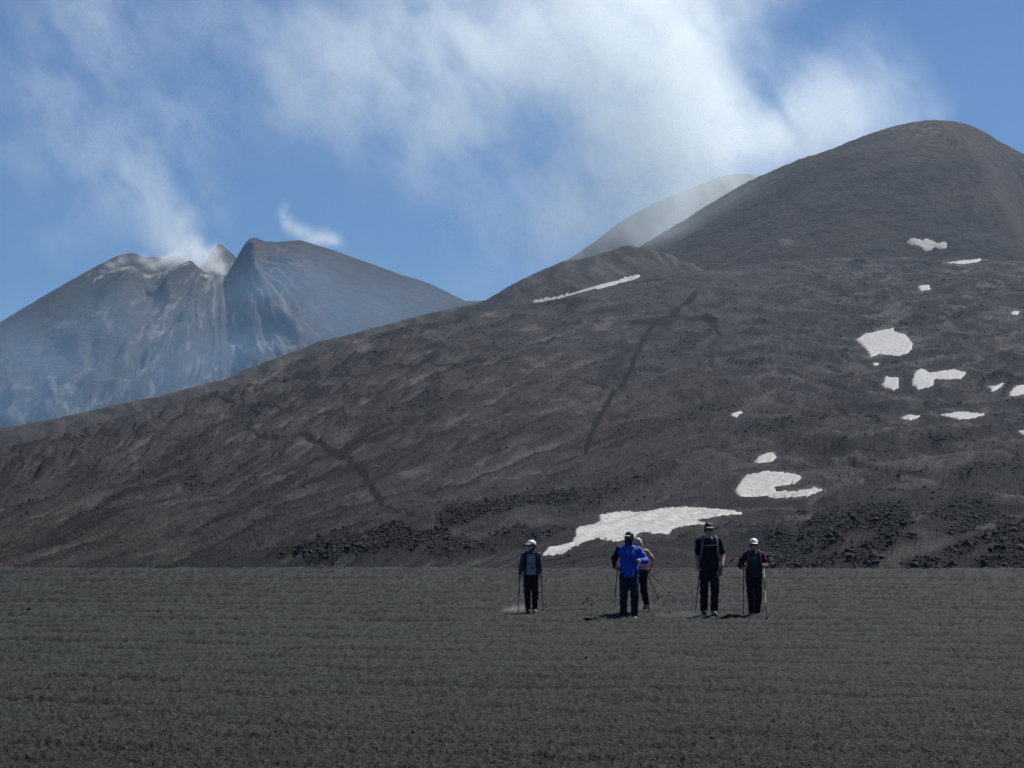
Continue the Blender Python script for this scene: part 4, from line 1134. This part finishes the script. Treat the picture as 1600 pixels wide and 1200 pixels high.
def build(P, hands, feet, knees=None, sh=.185, hip=.088, yaw=0.0, nod=0.0, lean=(0, 0), top=None, sleeve='long', hem=.86, bottom=None, boots=None, skin=SKIN, fem=False, puff=.02, boot_mats=None, head_off=(0, 0, 0), sleeve_mats=None):
    """hands: two (wrist, pole direction or None, curl); index 0 at -x, 1 at +x"""
    lx, ly = lean
    T = lambda x, y, z: np.array([x + lx * (z - .95), y + ly * (z - .95), z])
    sw = sh; cw = .150 if fem else .168; ww = .122 if fem else .142; pw = .160 if fem else .155
    S = [T(-sw, .01, 1.425), T(sw, .01, 1.425)]
    EL, WR = [], []
    for i, (w, pd, cu, hint) in enumerate(hands):
        e, w = ik(S[i], w, .285, .255, hint); EL.append(e); WR.append(w)
    HP = [np.array([-hip, 0, .93]), np.array([hip, 0, .93])]
    AN = [np.array(f, float) for f in feet]
    KN = []
    for i in range(2):
        k_, a_ = ik(HP[i], AN[i] , .435, .43, (0.12 * (-1 if i == 0 else 1), -1, 0)); KN.append(k_); AN[i] = a_
    hc = T(0, -.012, 1.635) + np.array(head_off)
    RH = np.array(Matrix.Rotation(yaw, 3, 'Z') @ Matrix.Rotation(nod, 3, 'X'))
    hd = lambda x, y, z: hc + RH @ np.array([x, y, z])
    allp = np.array(S + EL + WR + AN + [hc])
    lo = np.minimum(allp.min(0) - .2, (-.3, -.32, -.06)); hi = np.maximum(allp.max(0) + .2, (.3, .3, 1.85))
    lo[2] = -.05; hi[2] = 1.9
    def torso(f, g, k=.05):
        f.cap(T(0, 0, .95), T(0, 0, 1.10), pw + g, ww + g, k, .70)
        f.cap(T(0, 0, 1.10), T(0, -.005, 1.30), ww + g, cw + g, k, .70)
        f.cap(T(-sw + .035, .01, 1.40), T(sw - .035, .01, 1.40), .066 + g, .066 + g, k)
        f.cap(T(0, .012, 1.40), T(0, .012, 1.47), .075 + g, .05 + g, k)
        if fem: f.ell(T(0, -.085, 1.27), (.12 + g, .055 + g, .07 + g), .05)
    def arms(f, g, upto=1.0, which=(0, 1)):
        for i in which:
            f.cap(S[i], EL[i], .054 + g, .044 + g, .03)
            if upto > 0: f.cap(EL[i], EL[i] + (WR[i] - EL[i]) * upto, .043 + g, .043 + g - .013 * upto, .02)
    def legs(f, g0, g1):
        for i in range(2):
            f.cap(HP[i], KN[i], .088 + g0, .060 + g0 * .6 + g1 * .4, .03)
            f.cap(KN[i], AN[i] + np.array([0, 0, .02]), .058 + g0 * .5 + g1 * .5, .044 + g1, .02)
    # --- the body: one closed surface from head to hands to feet
    b = Field(lo, hi, .0095)
    torso(b, 0); arms(b, 0); legs(b, 0, 0)
    b.cap(T(0, .012, 1.44), hd(0, .015, -.06), .056, .052, .03)
    b.ell(hd(0, .012, .035), (.074, .094, .098), .03, RH); b.ell(hd(0, -.028, -.045), (.056, .062, .066), .03, RH)
    b.cap(hd(0, -.088, .018), hd(0, -.108, -.022), .010, .014, .012)
    b.ell(hd(0, -.072, -.095), (.026, .022, .018), .02, RH)
    b.cap(hd(-.018, -.087, -.058), hd(.018, -.087, -.058), .0085, .0085, .01)
    b.cap(hd(-.045, -.074, .036), hd(.045, -.074, .036), .014, .014, .02)
    for q in (-1, 1):
        b.ell(hd(q * .031, -.092, .012), (.015, .012, .010), .012, RH, True)
        b.ell(hd(q * .078, .008, -.005), (.010, .020, .032), .008, RH)
    grips = []
    for i, (w, pd, cu, hint) in enumerate(hands):
        grips.append(add_hand(b, WR[i], EL[i], pd, ((1, 0, 0) if i == 0 else (-1, 0, 0)), cu))
    for i in range(2): b.cap(AN[i] + np.array([0, .03, -.04]), AN[i] + np.array([0, -.14, -.045]), .036, .026, .03)
    add('body', b.mesh('body', skin), None, P.root)
    # eyes and mouth
    for q in (-1, 1):
        o = add('eye', mesh_np('eye', ICO1[0] * .011, ICO1[1]), EYE_M, P.root); o.location = hd(q * .031, -.080, .012)
    o = tube('mouth', [hd(-.02, -.0945, -.058), hd(0, -.0975, -.058), hd(.02, -.0945, -.058)], [.003, .005, .003], LIP_M, P.root, 6)
    # --- clothing
    if bottom is not None:
        f = Field((lo[0], lo[1], -.02), (hi[0], hi[1], 1.2), .011)
        f.cap(T(0, 0, .95), T(0, 0, 1.04), pw + .016, pw + .004, .04, .72)
        legs(f, .020, .026); f.folds(.0065, P.x)
        f.plane((0, 0, -1), -.075)
        add('trousers', f.mesh('trousers', bottom), None, P.root)
    if top is not None:
        f = Field((lo[0], lo[1], .7), (hi[0], hi[1], 1.62), .011)
        torso(f, puff); f.cap(T(0, 0, hem - .05), T(0, 0, .98), pw + puff + .006, pw + puff, .04, .72)
        which = (0, 1) if sleeve_mats is None else ()
        if sleeve == 'long': arms(f, .018, .92, which)
        elif sleeve == 'short':
            for i in which: f.cap(S[i], S[i] + (EL[i] - S[i]) * .78, .066, .062, .03)
        f.folds(.0060, P.x * 3)
        f.plane((0, 0, -1), -hem); f.plane((0, 0, 1), 1.535 if sleeve == 'long' else 1.485)
        add('jacket' if sleeve == 'long' else 'shirt', f.mesh('jacket', top), None, P.root)
        if sleeve_mats is not None:
            for i in (0, 1):
                f = Field((lo[0], lo[1], .7), (hi[0], hi[1], 1.62), .011)
                arms(f, .018, .92, (i,)); f.folds(.005, i + 1.)
                add('sleeve', f.mesh('sleeve', sleeve_mats[i]), None, P.root)
    for i in range(2):
        a = AN[i]
        f = Field(a - (.14, .26, .14), a + (.14, .20, .20), .011)
        f.cap(a + (0, .035, -.042), a + (0, -.15, -.048), .047, .042, .03); f.cap(a + (0, -.06, -.03), a + (0, .0, -.01), .045, .05, .03)
        f.cap(a + (0, .015, -.02), a + (0, .015, .055), .054, .058, .02)
        f.plane((0, 0, -1), -(a[2] - .088)); f.plane((0, 0, 1), a[2] + .05)
        bt = add('boot', f.mesh('boot', boots[i]), None, P.root)
        f = Field(a - (.14, .26, .14), a + (.14, .20, .0), .011)
        f.cap(a + (0, .035, -.078), a + (0, -.152, -.078), .054, .048, .03)
        f.plane((0, 0, -1), -(a[2] - .092)); f.plane((0, 0, 1), a[2] - .068)
        add('sole', f.mesh('sole', SOLE_M), None, bt)
    return dict(hd=hd, RH=RH, grips=grips, S=S, E=EL, W=WR, T=T)
def headgear(P, B, kind, mat, brim_mat=None):
    hd, RH = B['hd'], B['RH']; c = hd(0, .012, .035)
    f = Field(c - .26, c + .26, .010)
    if kind == 'helmet':
        f.ell(hd(0, .014, .045), (.104, .128, .112), .02, RH); f.ell(hd(0, .012, .028), (.090, .112, .096), .004, RH, True)
        nrm = RH @ np.array([0, -.20, -1.0]); nrm /= np.linalg.norm(nrm)
        f.plane(nrm, nrm @ hd(0, -.02, .045))
    else:
        f.ell(hd(0, .012, .040), (.088, .108, .104), .02, RH); f.ell(hd(0, .012, .020), (.078, .098, .094), .004, RH, True)
        nrm = RH @ np.array([0, -.04, -1.0]); nrm /= np.linalg.norm(nrm)
        f.plane(nrm, nrm @ hd(0, 0, .050))
    o = add('helmet' if kind == 'helmet' else 'cap', f.mesh(kind, mat), None, P.root)
    f = Field(c - .28, c + .28, .0095)
    if brim_mat is not None:
        zc = .060 if kind == 'cap' else .046
        f.ell(hd(0, -.118, zc), (.082, .085, .0125), .01, RH)
        add('brim', f.mesh('brim', brim_mat), None, o)
    return o
def strap_helmet(P, B, o):
    hd = B['hd']
    for q in (-1, 1): tube('chin_strap', [hd(q * .092, .01, .04), hd(q * .080, -.01, -.04), hd(q * .045, -.045, -.095), hd(0, -.055, -.112)], .007, M_GRIP, o, 6)
def glasses(P, B):
    hd, RH = B['hd'], B['RH']; c = hd(0, -.09, .012)
    f = Field(c - .15, c + .15, .008)
    for q in (-1, 1): f.ell(hd(q * .034, -.098, .010), (.031, .012, .022), .006, RH)
    f.cap(hd(-.02, -.104, .018), hd(.02, -.104, .018), .0085, .0085, .006)
    for q in (-1, 1): f.cap(hd(q * .062, -.092, .016), hd(q * .082, .0, .018), .0085, .008, .006)
    add('sunglasses', f.mesh('sunglasses', GLASS_M), None, P.root)
def hair(P, B, mat, long=False):
    hd, RH = B['hd'], B['RH']; c = hd(0, .01, .03)
    f = Field(c - .3, c + .3, .010)
    f.ell(hd(0, .022, .050), (.088, .100, .102), .02, RH)
    f.cap(hd(0, .06, .0), hd(0, .055, -.09), .075, .055 if long else .045, .03)
    for q in (-1, 1): f.cap(hd(q * .066, .02, .03), hd(q * .070, .02, -.11 if long else -.03), .03, .022, .02)
    f.ell(hd(0, -.085, -.025), (.060, .075, .085), .01, RH, True)
    f.folds(.0035, 2.)
    add('hair', f.mesh('hair', mat), None, P.root)
def neckwear(P, B, mat, rise=.0):
    hd, T = B['hd'], B['T']
    c = T(0, 0, 1.5); f = Field(c - .2, c + .25, .010)
    f.cap(T(0, .008, 1.465), hd(0, -.005, -.085 + rise), .078, .070 + rise * .35, .03); f.folds(.004, 1.)
    if rise: f.ell(hd(0, -.035, -.050), (.067, .078, .058), .03, B['RH'])
    add('neck_scarf', f.mesh('neck_scarf', mat), None, P.root)
def backpack(P, B, label, pack_mat, strap_mat, sternum=False, w=.10, depth=.125):
    T = B['T']
    root = bpy.data.objects.new('backpack', None); col.objects.link(root)
    root.location = P.root.location; root.rotation_euler = P.root.rotation_euler; root.scale = P.root.scale
    f = Field((-.25, 0, .9), (.25, .45, 1.65), .012)
    f.ell(T(0, .20, 1.24), (.125, .085, .22), .03); f.ell(T(0, .26, 1.16), (.10, .06, .13), .03); f.cap(T(-.06, .17, 1.44), T(.06, .17, 1.44), .05, .05, .03)
    f.plane((0, -1, 0), -.105)
    add('pack_bag', f.mesh('pack_bag', pack_mat), None, root)
    for q in (-1, 1):
        pts = [T(q * .08, .13, 1.40), T(q * (w - .005), .075, 1.492), T(q * w, .02, 1.512), T(q * (w + .002), -.045, 1.492), T(q * (w + .008), -.108, 1.42), T(q * (w + .014), -depth - .012, 1.32), T(q * (w + .026), -depth - .002, 1.20), T(q * (w + .046), -.085, 1.10), T(q * (w + .062), .0, 1.06), T(q * .12, .12, 1.05)]
        tube('shoulder_strap', pts, .024, strap_mat, root, 10)
    if sternum: tube('sternum_strap', bow(T(-w - .01, -depth - .028, 1.335), T(w + .01, -depth - .028, 1.35), 4), .010, strap_mat, root, 8)
    return tag(root, label, 'backpack')
EYE_M = simple('eye', (.05, .04, .035), .2, .5); LIP_M = simple('lips', (.30, .12, .10), .5, .3); SOLE_M = simple('rubber', (.02, .02, .02), .9, .2)
GLASS_M = simple('dark_lens', (.008, .008, .01), .15, .6)
BLACK = simple('black_cloth', (.012, .012, .014), .9, .1); NAVY = simple('navy_cloth', (.016, .021, .040), .9, .1)
WHITE_P = simple('white_shell', (.78, .79, .80), .35, .4, 0, 10, .05); DUSTY = simple('dusty_boot', (.20, .19, .18), .9, .1, 0, 60, .35); DARKB = simple('dark_boot', (.035, .033, .034), .9, .1)
HOLD = (62, 78, 48); RELAX = (24, 30, 18); FIST = (75, 90, 55)
dn = np.array([0, 0, -1.])

# hiker in the pale helmet, looking aside
P = Person(830, 957.5, 840.5, 'hiker in white helmet and blue-grey sweater, looking aside, standing with two poles', 0.0, .045)
w0, w1 = P.loc(812.5, 899, -.05), P.loc(845.5, 900, -.10)
B = build(P, [(w0, dn + (.02, 0, 0), HOLD, (-.2, 1, 0)), (w1, dn, HOLD, (.22, 1, 0))], [(-.075, .05, .09), (.085, -.06, .09)], sh=.172, yaw=-.75, fem=True,
          top=panelled('blue_grey_sweater', (.05, .06, .085), (.19, .24, .31), .115, .9, 1.44), hem=.93, bottom=BLACK, boots=(DARKB, DUSTY), skin=SKINP)
h = headgear(P, B, 'helmet', WHITE_P, WHITE_P); strap_helmet(P, B, h); glasses(P, B)
hair(P, B, simple('brown_hair', (.06, .04, .03), .6, .3)); neckwear(P, B, simple('plum_scarf', (.085, .035, .06), .9, .1))
backpack(P, B, 'small dark backpack worn by the hiker in the blue-grey sweater', NAVY, simple('dark_strap', (.016, .017, .024), .9, .1), w=.125)
make_pole(P.wld(B['grips'][0]), P.gnd(809.3, 959), 'black trekking pole in the right hand of the blue-grey sweater hiker')
make_pole(P.wld(B['grips'][1]), P.gnd(849, 951.5), 'black trekking pole in the left hand of the blue-grey sweater hiker')

# hiker in the blue jacket
P = Person(983, 969.5, 829, 'hiker in bright royal blue jacket and dark cap, one hand raised to the chest', 0.0, .02)
w0, w1 = P.loc(962, 887.5, .02), P.loc(1001, 875.5, -.30)
M_BLUE = simple('royal_blue_shell', (.006, .05, .42), .72, .3, 0, 40, .15)
B = build(P, [(w0, dn, HOLD, (-.3, 1, 0)), (w1, (.35, 0, -1), FIST, (1, .5, -.9))], [(-.115, -.04, .09), (.105, -.02, .09)], sh=.19, yaw=-.45,
          top=M_BLUE, hem=.86, bottom=NAVY, boots=(DARKB, DUSTY), puff=.026, sleeve_mats=(simple('black_sleeve', (.012, .012, .014), .9, .1), M_BLUE))
headgear(P, B, 'cap', simple('dark_cap', (.018, .018, .018), .9, .1), simple('pale_brim', (.55, .53, .48), .7, .2)); glasses(P, B)
hair(P, B, simple('dark_hair', (.02, .016, .014), .6, .3)); neckwear(P, B, simple('blue_gaiter', (.008, .018, .12), .9, .1), .03)
T = B['T']
tube('zip', bow(T(-.035, -.170, 1.33), T(-.03, -.155, 1.44), 4), .005, simple('silver_zip', (.4, .4, .42), .4, .5), P.root, 6)
tube('zip', bow(T(.075, -.168, .88), T(.075, -.150, 1.02), 4), .006, simple('zip_tape', (.25, .3, .45), .5, .4), P.root, 6)
em = np.array([T(.06, -.178, 1.385), T(.085, -.175, 1.39), T(.095, -.174, 1.36), T(.072, -.178, 1.335), T(.052, -.180, 1.355), T(.06, -.178, 1.385)])
tube('chest_emblem', em, .0055, simple('emblem_thread', (.25, .45, .70), .6, .3), P.root, 6)
make_pole(P.wld(B['grips'][0]), P.gnd(959.5, 951), 'black trekking pole planted beside the blue-jacket hiker')

# hiker in pink, half hidden behind the blue jacket
P = Person(999.5, 956, 838, 'hiker in pink top with blond hair, head bowed, half hidden behind the blue jacket', -.35, .0)
w0, w1 = P.loc(992, 892, -.12), P.loc(1015.5, 889, .05)
B = build(P, [(w0, dn, HOLD, (-.4, 1, 0)), (w1, (.75, .35, -.6), HOLD, (.6, 1, 0))], [(-.08, -.10, .09), (.095, .26, .16)], sh=.172, yaw=-.3, nod=.55, fem=True, lean=(0, -.10), head_off=(0, -.05, -.035),
          top=panelled('pink_top', (.55, .30, .30), (.62, .57, .55), .06, 1.0, 1.6), hem=1.0, sleeve='short', bottom=BLACK, boots=(DARKB, DUSTY), skin=SKIN)
hair(P, B, simple('blond_hair', (.50, .45, .34), .6, .3), True)
T = B['T']
f = Field((-.25, -.25, .9), (.25, .25, 1.1), .011); f.cap(T(0, 0, .99), T(0, 0, 1.01), .185, .182, .02, .72); f.plane((0, 0, -1), -.975); f.plane((0, 0, 1), 1.02)
add('waist_belt', f.mesh('waist_belt', simple('belt', (.10, .08, .08), .8, .2)), None, P.root)
g = P.wld(B['grips'][1])
make_pole(g, at(1050, 928, P.Y + .9), 'bright-shafted trekking pole swung out behind the pink-top hiker', True, True)
make_pole(g + (-.025, .02, -.01), at(1029.5, 937, P.Y + 1.2), 'dull trekking pole hanging below the swung-out pole', True, False)
make_pole(P.wld(B['grips'][0]), P.gnd(1017.3, 961), 'trekking pole slanting past the knee of the blue-jacket hiker', True, True)

# tall hiker in black
P = Person(1108.5, 961.5, 815, 'tall hiker in black T-shirt and dark cap with bare forearms', 0.0, .02)
w0, w1 = P.loc(1090.5, 888, -.02), P.loc(1128.5, 883, -.14)
B = build(P, [(w0, dn, HOLD, (-.3, 1, 0)), (w1, (-.1, -.9, -.3), FIST, (.45, 1, 0))], [(-.095, .10, .10), (.085, -.07, .09)], sh=.190, yaw=.05, nod=.10,
          top=simple('black_shirt', (.014, .015, .024), .9, .1), hem=.88, puff=.018, sleeve='short', bottom=BLACK, boots=(DARKB, DUSTY))
headgear(P, B, 'cap', simple('black_cap', (.016, .016, .017), .8, .2), simple('grey_brim', (.22, .215, .21), .8, .2)); glasses(P, B)
hair(P, B, simple('dark_hair', (.02, .016, .014), .6, .3))
backpack(P, B, 'dark backpack with grey straps worn by the tall hiker in black', BLACK, simple('grey_strap', (.12, .12, .135), .8, .2), True, .13, .135)
make_pole(P.wld(B['grips'][0]), P.gnd(1086, 961.5), 'black trekking pole planted beside the tall hiker in black')
f = Field((-.1, -.1, -.14), (.1, .1, .1), .009)  # small grey bundle in the hand, of no certain kind
f.ell((0, 0, -.02), (.045, .04, .06), .02); f.ell((.02, -.02, .035), (.03, .03, .035), .02); f.cap((-.03, 0, -.05), (-.045, .01, -.10), .03, .018, .02); f.folds(.006, 3.)
gl = add('bundle', f.mesh('bundle', simple('grey_bundle', (.14, .14, .14), .9, .1)), None); gl.location = P.wld(B['grips'][1]) + (-.02, -.03, -.05); gl.scale = (1.15,) * 3
tag(gl, 'crumpled grey bundle held in the left hand of the tall hiker', 'bundle')

# hiker in maroon with the teal front
P = Person(1178.5, 964, 838, 'hiker in white helmet and maroon jacket with a teal front, walking with two poles', 0.0, .045)
w0, w1 = P.loc(1159.5, 887, -.22), P.loc(1195.5, 884, -.22)
B = build(P, [(w0, dn + (.03, 0, 0), HOLD, (-.2, 1, 0)), (w1, dn, HOLD, (.22, 1, 0))], [(-.065, -.10, .09), (.085, .09, .09)], sh=.172, yaw=0.0, nod=.08, fem=True,
          top=panelled('maroon_jacket', (.042, .014, .022), (.010, .055, .068), .095, 1.12, 1.46), hem=.90, bottom=BLACK, boots=(DUSTY, DUSTY), skin=SKINP)
h = headgear(P, B, 'helmet', WHITE_P, WHITE_P); strap_helmet(P, B, h); glasses(P, B)
hair(P, B, simple('dark_hair', (.02, .016, .014), .6, .3))
hd = B['hd']
f = Field(hd(0, -.1, .1) - .08, hd(0, -.1, .1) + .08, .008); f.ell(hd(-.012, -.094, .105), (.032, .014, .020), .01, B['RH'])
add('helmet_badge', f.mesh('helmet_badge', simple('blue_badge', (.10, .22, .30), .5, .3)), None, h)
backpack(P, B, 'dark backpack with dusky pink straps worn by the maroon-jacket hiker', BLACK, simple('pink_strap', (.10, .05, .06), .8, .2), w=.118)
make_pole(P.wld(B['grips'][0]), P.gnd(1161.5, 957), 'black trekking pole in the right hand of the maroon-jacket hiker')
make_pole(P.wld(B['grips'][1]), P.gnd(1198.5, 962), 'black trekking pole in the left hand of the maroon-jacket hiker')

# dust kicked up behind the boots
M_DUST = mat_smoke('kicked_dust', 0.55, (.80, .78, .74), 0.4)
def dust(lst, label, seed):
    B_ = []
    for px, py, rx, rz, a in lst:
        aa_, e_ = ray(px, py); Y = -EYE / ray(px, py + rz * .6)[1]
        B_.append((at(px, py, Y), (rx * Y / FPX, .35, rz * Y / FPX), a))
    cs = np.array([q[0] for q in B_])
    lo_ = cs.min(0) - (.9, .9, .35); hi_ = cs.max(0) + (.9, .9, .45)
    o = smoke('dust_cloud', tuple(lo_), tuple(hi_), (70, 50, 30), B_, M_DUST, s_warp=2., warp=.10, s_noise=3.2, nlo=.36, nhi=.62, seed=seed)
    return tag(o, label, 'dust', kind='stuff')
dust([(812, 951, 16, 5, 1.), (797, 954, 16, 4, .7)], 'pale dust drifting behind the boots of the blue-grey sweater hiker', .011)
dust([(1082, 959, 16, 5, 1.1), (1060, 961, 20, 4, .8), (1040, 962, 14, 3, .5)], 'pale dust drifting behind the boots of the tall hiker', .017)
dust([(1010, 950, 24, 8, .35), (970, 953, 20, 5, .3)], 'faint dust hanging between the hikers', .023)
